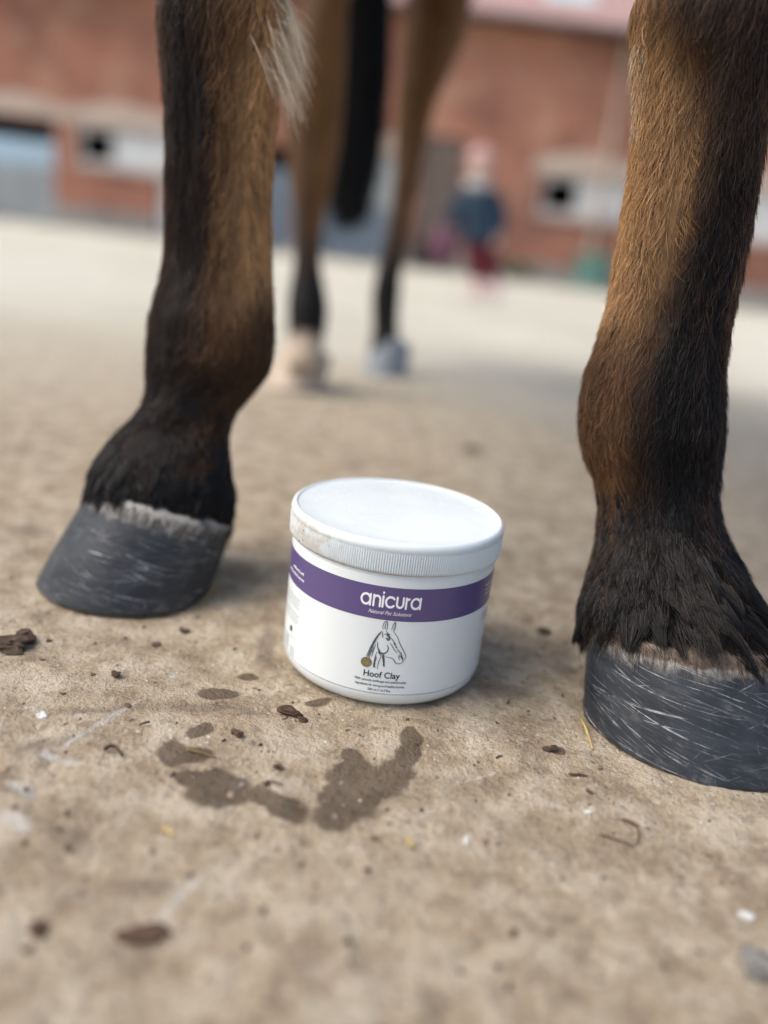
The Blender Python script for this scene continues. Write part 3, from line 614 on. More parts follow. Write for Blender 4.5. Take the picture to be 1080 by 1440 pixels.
# short dusty hairs that grow over the top of the hoof wall
def coronet(ho, n, seed, tint):
    R = np.random.default_rng(seed); m = ho.data; P = np.zeros(len(m.vertices)*3, np.float32); m.vertices.foreach_get('co', P); P = P.reshape(-1, 56, 3)
    hi, lo, inn = P[26], P[18], P[27]; f = R.random(n)*56; i = f.astype(int); j = (i+1) % 56; t = (f-i)[:, None]
    g = lambda q: q[i]*(1-t)+q[j]*t
    up = R.random(n)[:, None]; root = g(inn)*up+g(hi)*(1-up); d = g(lo)-g(hi); d /= np.linalg.norm(d, axis=1)[:, None]; nrm = g(hi)-g(inn); nrm /= np.linalg.norm(nrm, axis=1)[:, None]
    L = (.005+.006*R.random(n))[:, None]; root = root+nrm*.0004+d*(R.random(n)*.004)[:, None]
    u = np.linspace(0, 1, 4)[None, :, None]; dv = d+nrm*R.uniform(.02, .22, n)[:, None]+R.normal(0, .22, (n, 3))
    C = np.array(tint)*(.5+.9*R.random(n))[:, None]; k = R.random(n) < .25; C[k] = BLK*1.5
    return root[:, None]+dv[:, None]*u*L[:, None]-nrm[:, None]*(u*u)*L[:, None]*.12, C
q1, qc1 = coronet(hoofs[0], 2600, 61, (.085, .062, .046)); q2, qc2 = coronet(hoofs[1], 3800, 62, (.105, .076, .055))
hair_obj('coronet_hair', np.concatenate([q1, q2]), .00014, .00004, np.concatenate([qc1, qc2]))
# pale tufts behind the knees
def tuft(leg, yr, th0, dth, n, L, dirv, colr, seed):
    R = np.random.default_rng(seed); a = np.interp(R.uniform(*yr, n), leg.y, leg.arc); th = R.normal(th0, dth, n)
    p, nn, tt, _, _ = leg.sample(a, th); ncl = 18; g = R.integers(0, ncl, n); gd = R.normal(0, .26, (ncl, 3))[g]
    d = np.array(dirv)+gd+R.normal(0, .06, (n, 3)); LL_ = L*(.5+.6*R.random(n))[:, None]
    t = np.linspace(0, 1, 6)[None, :, None]
    pts = p[:, None]+d[:, None]*t*LL_[:, None]+np.array([0, 0, -.6])*(t*t)*LL_[:, None]*.8
    return pts, np.tile(colr, (n, 1))*(.7+.5*R.random(n))[:, None]
t1, tc1 = tuft(LL, (-1, 110), .05, .28, 400, .019, (.58, .05, -.75), PALE, 31)
t2, tc2 = tuft(LR, (60, 190), math.pi, .22, 260, .005, (-.2, 0, -1), PALE*.6, 32)
hair_obj('pale_tuft', np.concatenate([t1, t2]), .00020, .00005, np.concatenate([tc1, tc2]))
# tail
TR = [(-260, 480, 548), (-120, 474, 556), (0, 456, 553), (100, 458, 546), (180, 463, 536), (235, 468, 525), (272, 474, 513), (294, 482, 503)]
rr = []
for y_, a_, b_ in TR:
    l_, r_ = at(a_, y_, 1.6), at(b_, y_, 1.6); rr.append(ring((l_+r_)/2, (r_-l_)/2*.86, np.array([0, .03, 0]), 20))
top_ = (np.array([-.10, 1.60, .93])); rr.insert(0, ring(top_, np.array([.03, 0, 0]), np.array([0, .025, .01]), 20))
tailmat = plain('black_tail_hair', (.010, .009, .010), .5, .3, 60, .4)
tl = mesh('tail', *tube(rr), tailmat, horse, True)
R = np.random.default_rng(41); n = 5200; i0 = R.integers(1, 6, n); th = R.random(n)*6.283
base = np.array([rr[i][int(q/6.284*20)] for i, q in zip(i0, th)])
tips = np.array([rr[min(i+3, 8)][int(q/6.284*20)] for i, q in zip(i0, th)])+R.normal(0, .012, (n, 3))+np.array([0, 0, -.02])
t = np.linspace(0, 1, 5)[None, :, None]; hair_obj('tail_hair', base[:, None]*(1-t)+tips[:, None]*t+R.normal(0, .002, (n, 1, 3))*t, .0007, .0002, np.tile(BLK, (n, 1)))

# ------------------------------------------------------------------ tub
TC = np.array([.007, .384]); RB_ = .0505; TZ = .0012; TH = .0837
tub = empty('plastic_tub', (TC[0], TC[1], 0), 'white plastic tub with purple banded label standing between the front hooves', 'tub')
mesh('jar', *lathe([(.001, TZ+.001), (.040, TZ+.001), (.0445, TZ), (.0475, TZ+.0012), (.0496, TZ+.0038), (RB_, TZ+.0072), (RB_, .030), (RB_, .0665), (RB_-.0004, .0672), (RB_-.0004, .0700), (.049, .0705), (.001, .0705)], 128, TC), M['jar'], tub, True)
# lid: ribbed skirt, rounded shoulder, raised rim, recessed panel
NR = 290; nseg = NR*4
def lidring(r, z, rib=0.):
    a = np.arange(nseg)*2*math.pi/nseg; k = np.array([0, 1, 1, 0])[np.arange(nseg) % 4]
    rr_ = r+rib*k; return np.stack([TC[0]+rr_*np.cos(a), TC[1]+rr_*np.sin(a), np.full(nseg, z)], 1)
prof = [(.0503, .0694, 0), (.0512, .0690, .0002), (.0517, .0694, .0005), (.0518, .0705, .0006), (.0518, .0785, .0006), (.0519, .0790, .0002), (.05215, .0795, 0), (.0524, .0802, 0), (.05235, .0815, 0), (.0519, .0827, 0), (.0511, .0834, 0), (.0505, TH, 0), (.0500, TH, 0), (.0497, .0834, 0), (.0494, .0830, 0), (.0489, .0829, 0), (.040, .0830, 0), (.02, .0831, 0), (.0005, .0832, 0)]
V, F = tube([lidring(*p) for p in prof]); lid = mesh('lid', V, F, M['lid'], tub, False)
lid.data.polygons.foreach_set('use_smooth', [True]*len(lid.data.polygons))
V = np.array(V); ang = np.arctan2(V[:, 0]-TC[0], -(V[:, 1]-TC[1])); rad = np.hypot(V[:, 0]-TC[0], V[:, 1]-TC[1])
side = (rad > .0505).astype(float)
dirt = side*(.30+.62*np.exp(-((ang+.95)/.55)**2)+.16*np.exp(-((ang-.1)/.3)**2)+.2*sstep(.071, .069, V[:, 2]))*np.where(V[:, 2] > .0815, .7, 1)+.12*(1-side)*sstep(.044, .048, rad)
crumb = side*np.exp(-((ang+.98)/.09)**2)+side*.9*sstep(.0702, .069, V[:, 2])*(value_noise(ang*9+40, ang*0, 4) > .6)
for nm, arr in (('dirt', dirt), ('crumb', crumb)): lid.data.attributes.new(nm, 'FLOAT', 'POINT').data.foreach_set('value', arr.astype(np.float32))
mesh('grime_ring', *lathe([(RB_-.0002, .0686), (RB_+.00035, .0686), (RB_+.0004, .0692), (RB_-.0002, .0692)], 128, TC), M['grime'], tub, True)
def wrap(pts, off):
    """flat label coordinates in mm (arc, height) -> points on the jar"""
    pts = np.asarray(pts, float)/1000.; a = pts[:, 0]/.0507; r = RB_+off
    return np.stack([TC[0]+r*np.sin(a), TC[1]-r*np.cos(a), pts[:, 1]], 1)
def sheet(name, s0, s1, z0, z1, off, mat, parent, n=96):
    V = []; F = []
    s = np.linspace(s0, s1, n+1)
    for k in range(n+1): V += [(s[k], z0), (s[k], z1)]
    F = [(2*k, 2*k+2, 2*k+3, 2*k+1) for k in range(n)]
    return mesh(name, wrap(V, off), F, mat, parent, True)
lab = sheet('label', -140, 140, 9.5, 66.0, .00012, M['label'], tub, 160)
sheet('label_edge', -140, 140, 9.15, 9.42, .00015, M['seam'], lab, 160)
sheet('purple_band', -140, 140, 46.6, 62.6, .00022, M['purple'], lab, 160)
def stroke(pts, wd, taper=False, closed=False, sub=3):
    P = np.array(pts, float)
    if not closed and len(P) > 2:           # rounder bends
        q = [P[0]]
        for i in range(len(P)-1):
            p0, p1_, p2_, p3 = P[max(i-1, 0)], P[i], P[i+1], P[min(i+2, len(P)-1)]
            for k in range(1, sub+1):
                t = k/sub; q.append(.5*((2*p1_)+(-p0+p2_)*t+(2*p0-5*p1_+4*p2_-p3)*t*t+(-p0+3*p1_-3*p2_+p3)*t**3))
        P = np.array(q)
    T = np.gradient(P, axis=0)
    if closed: T = (np.roll(P, -1, 0)-np.roll(P, 1, 0))
    T /= np.linalg.norm(T, axis=1)[:, None]+1e-9; N = np.stack([-T[:, 1], T[:, 0]], 1)
    t = np.linspace(0, 1, len(P)); ww = wd/2*((.35+.65*np.sin(math.pi*t)**.6) if taper else np.ones(len(P)))
    V = np.concatenate([P+N*ww[:, None], P-N*ww[:, None]]); n = len(P)
    F = [(i+n, i+1+n, i+1, i) for i in range(n-1)]
    if closed: F.append((2*n-1, n, 0, n-1))
    V = V.tolist()
    if not closed and not taper:            # round ends
        for e, sg in ((0, -1), (n-1, 1)):
            o = len(V); a0 = math.atan2(T[e][1], T[e][0])+(math.pi if sg < 0 else 0)
            for k in range(9):
                a = a0-math.pi/2+math.pi*k/8; V.append((P[e][0]+wd/2*math.cos(a), P[e][1]+wd/2*math.sin(a)))
            F.append(tuple(range(o, o+9)))
    return V, F
def arc(cx, cz, r, a0, a1, n=20, rz=None):
    return [(cx+r*math.cos(math.radians(a0+(a1-a0)*k/n)), cz+(rz or r)*math.sin(math.radians(a0+(a1-a0)*k/n))) for k in range(n+1)]
def circ(cx, cz, r, n=32): return [(cx+r*math.cos(6.28318*k/n), cz+r*math.sin(6.28318*k/n)) for k in range(n)]
def art(name, items, off, mat, parent):
    V, F = join(items); return mesh(name, wrap([v[:2] for v in V], off), F, mat, parent)
# the word anicura in round strokes
b0, xh, wd = 52.9, 5.3, 1.12; r_ = xh/2-wd/2+.35; cz = b0+xh/2
def letter(ch, x):
    if ch == 'a': return [stroke(circ(x+r_+.6, cz, r_), wd, closed=True), stroke([(x+2*r_+.62, cz+r_+.1), (x+2*r_+.62, cz-r_-.1)], wd)], 2*r_+2.0
    if ch == 'n': return [stroke([(x+.5, cz-r_-.1), (x+.5, cz+r_)], wd), stroke([(x+.5, cz+.3)]+arc(x+.5+1.75, cz+.55, 1.75, 180, 0)+[(x+4.0, cz-r_-.1)], wd, sub=1)], 5.0
    if ch == 'i': return [stroke([(x+.5, cz-r_-.1), (x+.5, cz+r_)], wd), stroke([(x+.5, cz+r_+1.75), (x+.5, cz+r_+1.8)], wd*1.05)], 1.85
    if ch == 'c': return [stroke(arc(x+r_+.3, cz, r_, 42, 318, 26), wd, sub=1)], 2*r_+.85
    if ch == 'u': return [stroke([(x+.5, cz+r_+.1)]+arc(x+.5+1.7, cz-.55, 1.7, 180, 360)+[(x+3.9, cz+r_+.1)], wd, sub=1)], 5.0
    if ch == 'r': return [stroke([(x+.5, cz-r_-.1), (x+.5, cz+r_)], wd), stroke([(x+.5, cz+.4)]+arc(x+2.1, cz+.5, 1.6, 180, 95), wd, sub=1)], 2.75
x = -12.9; items = []
for ch in 'anicura':
    it, adv = letter(ch, x); items += it; x += adv
kx = 27.6/(x-.8+12.9)
items = [([(-12.9+(v[0]+12.9)*kx, v[1]) for v in V_], F_) for V_, F_ in items]
art('lettering', items, .00034, M['wprint'], lab)
def text(body, s, z, size, mat, off=.0003, align='CENTER', shear=0, width=None, bold=0, parent=None):
    cu = bpy.data.curves.new('t', 'FONT'); cu.body = body; cu.size = size; cu.align_x = align; cu.shear = shear; cu.resolution_u = 3; cu.offset = bold
    o = bpy.data.objects.new('t', cu); col.objects.link(o); dg = bpy.context.evaluated_depsgraph_get(); dg.update()
    m = bpy.data.meshes.new_from_object(o.evaluated_get(dg)); bpy.data.objects.remove(o)
    P = np.zeros(len(m.vertices)*3, np.float32); m.vertices.foreach_get('co', P); P = P.reshape(-1, 3)
    if width:
        k = width/(P[:, 0].max()-P[:, 0].min()); P[:, 0] *= k
    Wp = wrap(np.stack([s+P[:, 0], z+P[:, 1]], 1), off); m.vertices.foreach_set('co', Wp.astype(np.float32).ravel()); m.materials.clear(); m.materials.append(mat)
    m.update(); o = link('lettering', m, parent or lab); return o
text('Natural Pet Solutions', .9, 49.3, 2.6, M['wprint'], .00034, shear=.4, width=19.5)
text('Hoof Clay', .8, 17.6, 4.4, M['kprint'], width=16.8, bold=.055)
text('With naturally antifungal and antimicrobial', .6, 15.2, 1.75, M['kprint'], width=24, bold=.02)
text('ingredients for strong and healthy hooves', .6, 12.9, 1.75, M['kprint'], width=23, bold=.02)
text('500 ml // 16.9 floz', .6, 10.6, 1.7, M['kprint'], width=10.6, bold=.02)
text('antifungal and', -46.8, 54.4, 2.3, M['wprint'], .00034, 'RIGHT', bold=.04); text('antimicrobial hooves', -46.2, 51.3, 2.3, M['wprint'], .00034, 'RIGHT', bold=.04)
R = random.Random(3)
def fine_print(s0, s1, z, mat=M['gprint']):
    it = []; s = s0
    while s < s1-.6:
        L = min(R.uniform(.7, 2.2), s1-s); it.append(([(s, z), (s+L, z), (s+L, z+.55), (s, z+.55)], [(0, 1, 2, 3)])); s += L+.4
    return it
art('fine_print', sum([fine_print(-70, -47.5-R.uniform(0, 2)*(k == 2), 40.5-1.5*k) for k in range(4)], [])+sum([fine_print(-70, -49+R.uniform(0, 2), 32.5-1.5*k) for k in range(4)], [])+sum([fine_print(-56, -50, 19.5-1.3*k) for k in range(1)], [])+sum([fine_print(-55, -49.5, 14.6-1.1*k) for k in range(5)], []), .0003, M['gprint'], lab)
art('printed_mark', [([(-57, 22), (-54.2, 22), (-54.2, 24.8), (-57, 24.8)], [(0, 1, 2, 3)])], .0003, M['kprint'], lab)
art('printed_bars', [([(-69+k*.9, 10.5), (-69+k*.9+.4, 10.5), (-69+k*.9+.4, 19), (-69+k*.9, 19)], [(0, 1, 2, 3)]) for k in range(13)], .0003, M['gprint'], lab)
art('fine_print', sum([fine_print(55.5+.6*k, 74, 57.5-2.4*k) for k in range(3)], []), .00034, M['wprint'], lab)
art('fine_print', sum([fine_print(57, 76, 42-1.6*k) for k in range(3)], [])+fine_print(57, 70, 26), .0003, M['gprint'], lab)
ART = [[(-1.5, 41.1), (-2.5, 39.7), (-3.5, 37.9), (-4.3, 36.0), (-5.0, 34.0), (-5.8, 31.8), (-6.4, 29.6), (-7.1, 27.3)], [(-1.7, 40.3), (-3.1, 38.0), (-4.1, 35.2), (-5.0, 32.5), (-5.9, 29.4), (-6.5, 27.2)],
  [(-1.0, 41.7), (-1.3, 43.5), (-1.0, 45.1), (0.2, 46.2), (0.6, 45.0), (0.8, 43.2), (0.5, 41.9)], [(-0.0, 42.1), (-0.3, 43.6), (0.1, 45.5)], [(2.8, 41.9), (3.0, 44.0), (4.0, 46.2), (4.3, 44.1), (4.0, 42.3), (3.6, 41.2)], [(3.5, 42.3), (3.8, 44.6)],
  [(3.6, 41.4), (4.9, 40.1), (6.1, 38.3), (7.0, 36.3), (8.3, 34.0), (9.5, 32.0), (10.6, 30.2), (10.8, 28.8), (10.2, 27.2)], [(10.2, 27.2), (9.5, 26.2), (8.1, 25.5), (6.9, 25.6), (6.1, 26.3), (5.5, 27.4), (4.2, 28.2), (2.8, 28.4), (1.6, 28.7)],
  [(-2.7, 35.5), (-2.6, 33.4), (-2.0, 31.7), (-0.8, 30.4), (0.6, 30.1), (1.8, 30.9), (2.4, 32.5), (2.0, 34.0), (1.6, 34.5)], [(-2.3, 32.1), (-1.2, 30.5), (0.5, 29.9), (1.7, 30.6)], [(0.5, 38.0), (1.4, 37.7), (2.6, 37.5)], [(0.9, 37.4), (1.8, 36.9), (2.5, 37.3)],
  [(-0.2, 39.5), (1.0, 39.9), (2.4, 39.6)], [(0.3, 41.4), (1.4, 40.2), (2.6, 39.8)], [(-1.5, 41.1), (-0.9, 39.4), (-0.8, 37.8)], [(2.9, 38.3), (4.1, 36.9), (5.3, 34.9)], [(2.9, 35.7), (4.0, 34.2), (5.1, 32.5), (6.8, 30.8)], [(7.9, 31.4), (8.6, 30.9), (8.4, 30.2)], [(9.2, 30.4), (9.8, 29.8)],
  [(7.5, 29.0), (8.7, 29.0), (9.9, 28.4)], [(7.8, 30.3), (7.6, 29.0), (8.1, 27.4)], [(0.3, 29.7), (0.3, 28.3), (0.8, 26.5), (1.2, 25.0), (1.6, 23.2)], [(0.7, 29.9), (1.1, 27.6), (1.3, 25.0)], [(-0.3, 29.3), (-0.8, 27.1), (-1.3, 24.6), (-1.5, 21.7)], [(-2.6, 30.5), (-3.0, 27.8), (-3.2, 25.4), (-3.3, 22.2)],
  [(-3.4, 34.3), (-4.2, 31.0), (-4.6, 27.5)], [(-2.2, 30.8), (-1.6, 29.9), (-0.1, 29.5)], [(-3.1, 27.0), (-3.0, 24.4), (-2.4, 22.1)]]
items = []
for k, s in enumerate(ART): items.append(stroke(s,   .52 if k in (0, 1, 8, 10, 11, 21) else .36, True))
for k in range(230):                          # hatching that models cheek, neck and muzzle
    a, b = R.choice([((-2.6, 33.5), (1.4, -3.6)), ((-4.6, 33), (-1.6, -5.5)), ((.4, 29.6), (.7, -5)), ((.8, 40.5), (1.6, -2)), ((8.2, 30.6), (1.2, -2.6)), ((4.4, 36.5), (3.2, -5)), ((-2.9, 28.6), (-.6, -5))])
    t = R.random(); q = (a[0]+b[0]*t+R.uniform(-.3, .3), a[1]+b[1]*t+R.uniform(-.3, .3)); L = R.uniform(.6, 1.5)
    items.append(stroke([q, (q[0]+.25*L, q[1]-.5*L), (q[0]+.3*L, q[1]-L)], .15, True))
art('horse_drawing', items, .0003, M['dprint'], lab)
V = circ(-6.8, 24.6, 2.5, 40); seal = mesh('gold_seal', wrap(V, .00036), [tuple(range(40))], M['gold'], lab)
art('seal_ring', [stroke(circ(-6.8, 24.6, 2.3, 40), .22, closed=True), stroke(circ(-6.8, 24.6, 1.45, 32), .18, closed=True), stroke(arc(-6.8, 24.6, .75, 40, 300, 12), .3, sub=1)]+[stroke([(-6.8+1.65*math.cos(k*.4), 24.6+1.65*math.sin(k*.4)), (-6.8+2.05*math.cos(k*.4), 24.6+2.05*math.sin(k*.4))], .2) for k in range(15)], .00042, M['gold2'], lab)

# ------------------------------------------------------------------ small things on the ground
def gz_at(p): return float((fbm(np.array([p[0]*14]), np.array([p[1]*14]), 3, 1)[0]-.5)*.005+(fbm(np.array([p[0]*70]), np.array([p[1]*70]), 4, 5)[0]-.5)*.0026)
def clod(px, py, r, name, mat, label, cat, squash=(1, 1, .55), seed=0, group=None):
    p = gnd(px, py); V, F = blob((p[0], p[1], gz_at(p)+r*squash[2]*.55), r, seed, 3, squash)
    return tag(mesh(name, V, F, M[mat], None, False), label, cat, group)
clod(14, 912, .0075, 'dirt_clod', 'clod', 'largest dark clod of dry mud at the left edge below the left hoof', 'clod', (1.5, 1, .6), 1)
clod(36, 900, .004, 'dirt_clod', 'clod', 'small crumb of mud touching the big dark clod at the left edge', 'clod', (1.2, 1, .7), 2)
clod(78, 838, .0042, 'dirt_clod', 'clod', 'dark crumb of mud against the toe of the left hoof', 'clod', (1.6, 1, .5), 3)
clod(412, 1006, .0032, 'bark_fragment', 'bark', 'reddish brown bark fragment just in front of the tub on its left', 'bark', (1.5, .8, .7), 4)
clod(425, 1014, .0014, 'bark_fragment', 'bark', 'tiny bark crumb beside the reddish brown fragment', 'bark', (1.6, .8, .6), 5)
clod(163, 950, .0022, 'pebble', 'bark', 'small brown pebble left of the tub beyond the pale scrape', 'pebble', (1, 1, .8), 6)
clod(262, 888, .0019, 'pebble', 'clod', 'dark pebble between the left hoof and the tub', 'pebble', (1.1, 1, .6), 7)
clod(220, 905, .0018, 'pebble', 'clod', 'tiny dark pebble in front of the left hoof', 'pebble', (1.1, 1, .6), 8)
clod(205, 1312, .0038, 'dirt_clod', 'bark', 'flat brown lump of mud in the blurred left foreground', 'clod', (2.0, .9, .3), 9)
clod(1076, 1366, .006, 'stone', 'stone', 'grey stone at the right edge of the foreground', 'stone', (1.3, 1, .4), 10)
clod(54, 1308, .0022, 'pebble', 'bark', 'rounded brown pebble in the blurred lower left corner', 'pebble', (1, 1, .8), 11)
clod(775, 1056, .002, 'dirt_clod', 'clod', 'dark crumb of mud between the tub and the right hoof', 'clod', (1.2, 1, .6), 12)
clod(812, 1092, .0014, 'dirt_clod', 'twig', 'thin dark crumb below the straw by the right hoof', 'clod', (2.4, .8, .5), 13)
clod(392, 1080, .0018, 'pebble', 'clod', 'tiny dark pebble above the gap between the wet stains', 'pebble', (1.2, 1, .7), 14)
clod(665, 634, .005, 'dirt_clod', 'clod', 'blurred dark clod on the ground behind the tub', 'clod', (1.7, 1, .4), 15)
clod(763, 887, .003, 'dirt_clod', 'clod', 'dark clod on the ground left of the right fetlock hair', 'clod', (1.5, 1, .4), 16)
clod(332, 1036, .0018, 'pebble', 'bark', 'small red brown pebble above the wet stains', 'pebble', (1.3, 1, .7), 17)
clod(1048, 1288, .0017, 'white_chip', 'chip', 'white flake in the right foreground', 'chip', (1.6, .8, .18), 18)
clod(655, 1182, .0011, 'white_chip', 'chip', 'slim white flake on the ground below the tub', 'chip', (.8, 2.4, .3), 19)
clod(58, 1006, .0018, 'white_chip', 'chip', 'white crumb at the left edge above the pale scrape', 'chip', (1.2, 1, .5), 20)
clod(825, 1145, .0010, 'white_chip', 'chip', 'tiny white flake below the right hoof', 'chip', (1.4, 1, .4), 21)
clod(940, 1075+0, .0001, 'white_chip', 'chip', '', 'chip') if False else None
def stalk(p, q, r, name, mat, label, cat, lift=.0008, bend=.0015, mid=None):
    a, b = gnd(*p), gnd(*q); a[2] = gz_at(a)+r+lift; b[2] = gz_at(b)+r+lift*.5; m = (a+b)/2 if mid is None else gnd(*mid); m[2] = max(a[2], b[2])+bend*.4
    pts = []
    for k in range(9):
        t = k/8; c = (1-t)**2*a+2*t*(1-t)*m+t*t*b; pts.append((*c, r*(1-.35*t), r*.7*(1-.35*t)))
    return tag(mesh(name, *limb(pts, 8), M[mat], None, True), label, cat)
stalk((816, 1017), (833, 1056), .0007, 'straw_stalk', 'straw', 'yellow straw stalk lying against the left side of the right hoof', 'straw')
stalk((305, 820), (285, 858), .0007, 'straw_stalk', 'straw', 'pale straw stalk by the heel of the left hoof', 'straw')
stalk((262, 1060), (304, 1070), .0006, 'straw_stalk', 'leaf', 'short brown straw lying across the small wet stain', 'straw')
stalk((147, 1062), (172, 1068), .0010, 'leaf_fragment', 'twig', 'curled dark leaf fragment left of the wet stains', 'leaf', mid=(160, 1050))
stalk((842, 1178), (892, 1194), .0005, 'twig', 'twig', 'thin dark twig in the right foreground below the hoof', 'twig')
stalk((872, 1160), (894, 1192), .0006, 'twig', 'twig', 'crooked dark rootlet crossing the thin twig', 'twig', mid=(905, 1165))
stalk((374, 1104), (398, 1108), .0005, 'twig', 'twig', 'tiny twig lying between the wet stains', 'twig')
stalk((228, 1170), (245, 1180), .0009, 'straw_stalk', 'straw', 'blurred bit of straw in the left foreground below the stains', 'straw')
stalk((572, 1188), (580, 1196), .0011, 'straw_stalk', 'straw', 'blurred yellow bit of straw right of the stains', 'straw')
stalk((210, 1020), (196, 1024), .0006, 'twig', 'twig', 'tiny twig right of the pale scrape', 'twig')
# loose grit nobody could count
V0, F0 = blob((0, 0, 0), 1, 3, 1); V0 = np.array(V0); N = 9000
px_ = rng.uniform(-.45, .45, N); py_ = .16+rng.random(N)**1.5*.85
inside = (np.hypot(px_-TC[0], py_-TC[1]) > .056); px_, py_ = px_[inside], py_[inside]; N = len(px_)
zz = (fbm(px_*14, py_*14, 3, 1)-.5)*.005+(fbm(px_*70, py_*70, 4, 5)-.5)*.0026
rr_ = .00020+.0012*rng.random(N)**4.5; an = rng.random(N)*6.28; sq = rng.uniform(.5, 1.6, (N, 2))
pal = np.array([(.06, .04, .028), (.10, .07, .05), (.22, .16, .11), (.50, .44, .36), (.62, .60, .56), (.30, .22, .15)]); ci = rng.choice(6, N, p=[.22, .2, .2, .14, .07, .17]); cc = pal[ci]
rr_ = np.where((ci == 3) | (ci == 4), np.minimum(rr_, .0005), rr_)
ax = V0[None, :, 0]*sq[:, :1]; ay = V0[None, :, 1]*sq[:, 1:]
VV = np.stack([px_[:, None]+(ax*np.cos(an)[:, None]-ay*np.sin(an)[:, None])*rr_[:, None], py_[:, None]+(ax*np.sin(an)[:, None]+ay*np.cos(an)[:, None])*rr_[:, None], zz[:, None]+(.25+V0[None, :, 2]*.6)*rr_[:, None]], -1).reshape(-1, 3)
FF = (np.array(F0)[None]+np.arange(N)[:, None, None]*len(V0)).reshape(-1, 3)
g = mesh('grit', VV, FF.tolist(), vcol('loose_grit')); g['kind'] = 'stuff'; tag(g, 'loose grit and crumbs scattered over the dusty yard', 'grit')
g.data.attributes.new('gcol', 'FLOAT_COLOR', 'POINT').data.foreach_set('color', np.concatenate([np.repeat(cc, len(V0), 0), np.ones((N*len(V0), 1))], 1).astype(np.float32).ravel())

# ------------------------------------------------------------------ child, bag, bucket, weeds by the stable
CY = 5.3; cz0 = float(ground_z(np.array(0.), np.array(CY))); cx0 = at(680, 412, CY)[0]
ch = empty('person', (cx0, CY, cz0), 'small child in pink hat, blue coat, dark red trousers and pink boots', 'person')
def C(x, y, z): return (cx0+x, CY+y, cz0+z)
parts = [limb([(*C(-.10, 0, .58), .07, .06), (*C(-.11, 0, .66), .085, .065), (*C(-.115, 0, .72), .05, .045), (*C(-.12, 0, .75), .032, .034), (*C(-.122, -.005, .78), .04, .05), (*C(-.124, -.005, .83), .062, .075), (*C(-.126, 0, .88), .062, .075), (*C(-.126, 0, .93), .03, .04)], 16),
    limb([(*C(-.10, 0, .58), .075, .062), (*C(-.07, 0, .46), .08, .068), (*C(-.06, 0, .38), .08, .07)], 16)]
for s in (-1, 1):
    parts += [limb([(*C(-.06+s*.04, 0, .40), .05, .055), (*C(-.03+s*.05, -.02, .24), .038, .042), (*C(s*.055, 0, .10), .028, .03), (*C(s*.055, 0, .05), .03, .03)], 12),
        limb([(*C(-.112+s*.08, 0, .67), .036, .036), (*C(-.10+s*.13, -.01, .55), .03, .03), (*C(-.11+s*.13, -.06, .44), .024, .024), (*C(-.11+s*.13, -.07, .405), .022, .014), (*C(-.11+s*.13, -.075, .375), .024, .012)], 12)]
    for q in range(4): parts.append(limb([(*C(-.11+s*.13+(q-1.5)*.010, -.075, .38), .0055), (*C(-.11+s*.13+(q-1.5)*.011, -.083, .355), .0052), (*C(-.11+s*.13+(q-1.5)*.011, -.080, .338+.004*abs(q-1)), .0045)], 8))
    parts.append(limb([(*C(-.11+s*.11, -.075, .40), .006), (*C(-.11+s*.10, -.088, .38), .0055), (*C(-.11+s*.10, -.092, .365), .0045)], 8))
parts.append(limb([(*C(-.124, -.075, .845), .008), (*C(-.124, -.087, .825), .011), (*C(-.124, -.075, .818), .008)], 8))
link('body', remesh('body', parts, .007, 3), ch).data.materials.append(M['face'])
for s in (-1, 1): mesh('eye', *blob(C(-.124+s*.026, -.074, .855), .008, 1, 1, amp=0), M['eye'], ch, True)
mesh('mouth', *limb([(*C(-.142, -.074, .797), .003), (*C(-.124, -.080, .793), .005), (*C(-.106, -.074, .797), .003)], 8), M['bag'], ch)
def shell(pts, n=24): return limb(pts, n)
coat = remesh('coat', [shell([(*C(-.118, 0, .735), .055, .055), (*C(-.112, 0, .69), .115, .085), (*C(-.10, 0, .6), .108, .095), (*C(-.085, 0, .5), .112, .10), (*C(-.07, 0, .41), .128, .11), (*C(-.065, 0, .37), .132, .115)])]+
    [limb([(*C(-.112+s*.085, 0, .685), .052, .05), (*C(-.10+s*.138, -.01, .55), .044, .044), (*C(-.11+s*.132, -.06, .43), .036, .036)], 14) for s in (-1, 1)], .008, 4)
link('coat', coat, ch).data.materials.append(M['coat'])
mesh('collar', *lathe([(.052, .70), (.078, .715), (.080, .75), (.066, .775), (.056, .765), (.06, .735)], 24), M['greycol'], ch, True).location = (cx0-.118, CY, cz0)
mesh('trousers', *join([limb([(*C(-.062+s*.036, 0, .42), .062, .068), (*C(-.03+s*.05, -.02, .25), .052, .055), (*C(s*.05, 0, .13), .046, .048)], 16) for s in (-1, 1)]), M['red'], ch, True)
for s in (-1, 1): mesh('boot', *join([limb([(*C(s*.055, 0, .19), .048, .05), (*C(s*.055, 0, .10), .042, .046), (*C(s*.055, -.005, .05), .042, .052), (*C(s*.055, -.015, .003), .044, .062)], 16), limb([(*C(s*.055, -.02, .03), .036, .028), (*C(s*.055, -.07, .028), .04, .027), (*C(s*.055, -.105, .022), .028, .02)], 14)]), M['pinkboot'], ch, True)
hat = mesh('hat', *lathe([(.068, .885), (.078, .888), (.079, .912), (.074, .916), (.068, .945), (.045, .972), (.018, .985), (.001, .987)], 28), M['pinkhat'], ch, True); hat.location = (cx0-.126, CY+.004, cz0)
mesh('hair', *limb([(*C(-.126, .02, .90), .075, .07), (*C(-.126, .03, .83), .076, .06), (*C(-.126, .04, .74), .06, .04), (*C(-.126, .04, .70), .04, .03)], 16), M['hairbrown'], ch, True)
ch.scale = (1.05, 1.0, .88)
bp = np.array(C(-.29, -.07, .30))
bag = empty('cloth_bag', bp, "magenta cloth bag held at the child's side", 'bag')
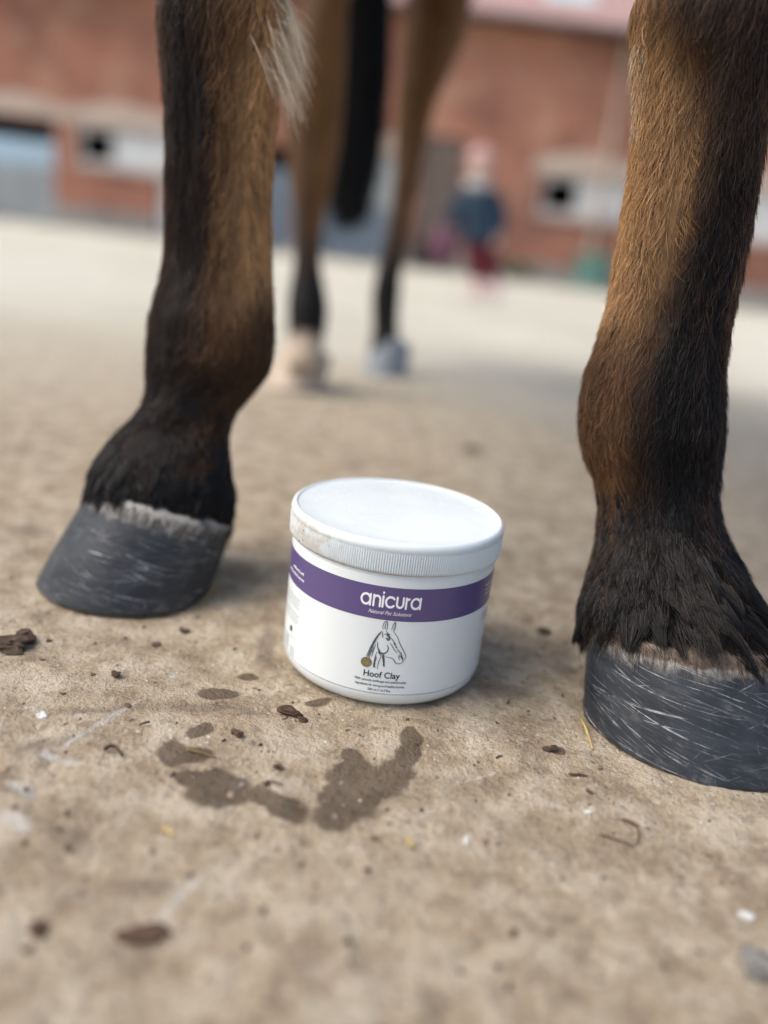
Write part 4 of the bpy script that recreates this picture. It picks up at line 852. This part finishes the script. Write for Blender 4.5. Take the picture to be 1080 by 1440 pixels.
bag.location = bp
mesh('pouch', *remesh_v(bp) if False else limb([(bp[0], bp[1], bp[2]-.12, .05, .03), (bp[0], bp[1], bp[2]-.09, .085, .045), (bp[0], bp[1], bp[2], .082, .045), (bp[0]+.01, bp[1], bp[2]+.07, .07, .03), (bp[0]+.015, bp[1], bp[2]+.08, .05, .012)], 20), M['bag'], bag, True)
mesh('strap', *limb([(bp[0]-.04, bp[1], bp[2]+.07, .006), (bp[0]-.01, bp[1], bp[2]+.13, .006), (bp[0]+.065, bp[1], bp[2]+.085, .006), (bp[0]+.06, bp[1], bp[2]+.06, .006)], 8), M['bag'], bag, True)
# bucket on the strip of concrete
def bucket(px, py, Y, h, r, mat, label):
    x = at(px, py, Y)[0]; z0 = GZ+.062; b = empty('bucket', (x, Y, z0), label, 'bucket')
    mesh('pail', *lathe([(.001, z0+.002), (r*.8, z0), (r*.82, z0+.02), (r, z0+h), (r+.015, z0+h), (r+.015, z0+h+.025), (r-.01, z0+h+.02), (r*.8, z0+.03), (.001, z0+.028)], 32, (x, Y)), M[mat], b, True)
    mesh('handle', *limb([(x+(r+.01)*math.cos(a), Y-.02-.06*math.sin(a), z0+h-.01-.16*math.sin(a), .006) for a in np.linspace(0, math.pi, 13)], 8), M['iron'], b, True)
bucket(838, 360, WY-.6, .5, .33, 'bucket', 'teal feed bucket by the stable wall under the right window')
bucket(600, 360, WY-.5, .4, .25, 'iron', 'dark bucket by the stable wall beside the brown door')
# weeds at the foot of the wall
def weeds(px, py, Y, n, label, seed):
    R = random.Random(seed); x = at(px, py, Y)[0]; V = []; F = []
    for k in range(n):
        a = R.uniform(0, 6.28); L = R.uniform(.15, .4); bx, by = x+R.uniform(-.3, .3), Y+R.uniform(-.1, .1); wv_ = R.uniform(.01, .025); lean = R.uniform(.1, .6)
        o = len(V)
        for t, ww in ((0, .5), (.4, 1), (.75, .7), (1, .05)):
            cx = bx+math.cos(a)*lean*L*t*t; cy = by+math.sin(a)*lean*L*t*t; z = GZ+.06+L*t*(1-.3*lean*t)
            V += [(cx-math.sin(a)*wv_*ww, cy+math.cos(a)*wv_*ww, z), (cx+math.sin(a)*wv_*ww, cy-math.cos(a)*wv_*ww, z)]
        F += [(o+2*i, o+2*i+1, o+2*i+3, o+2*i+2) for i in range(3)]
    r = empty('weed_clump', (x, Y, GZ+.06), label, 'weeds'); mesh('leaves', V, F, M['weed'], r)
weeds(722, 370, WY-.15, 70, 'yellow green weeds growing at the foot of the brick wall', 5)
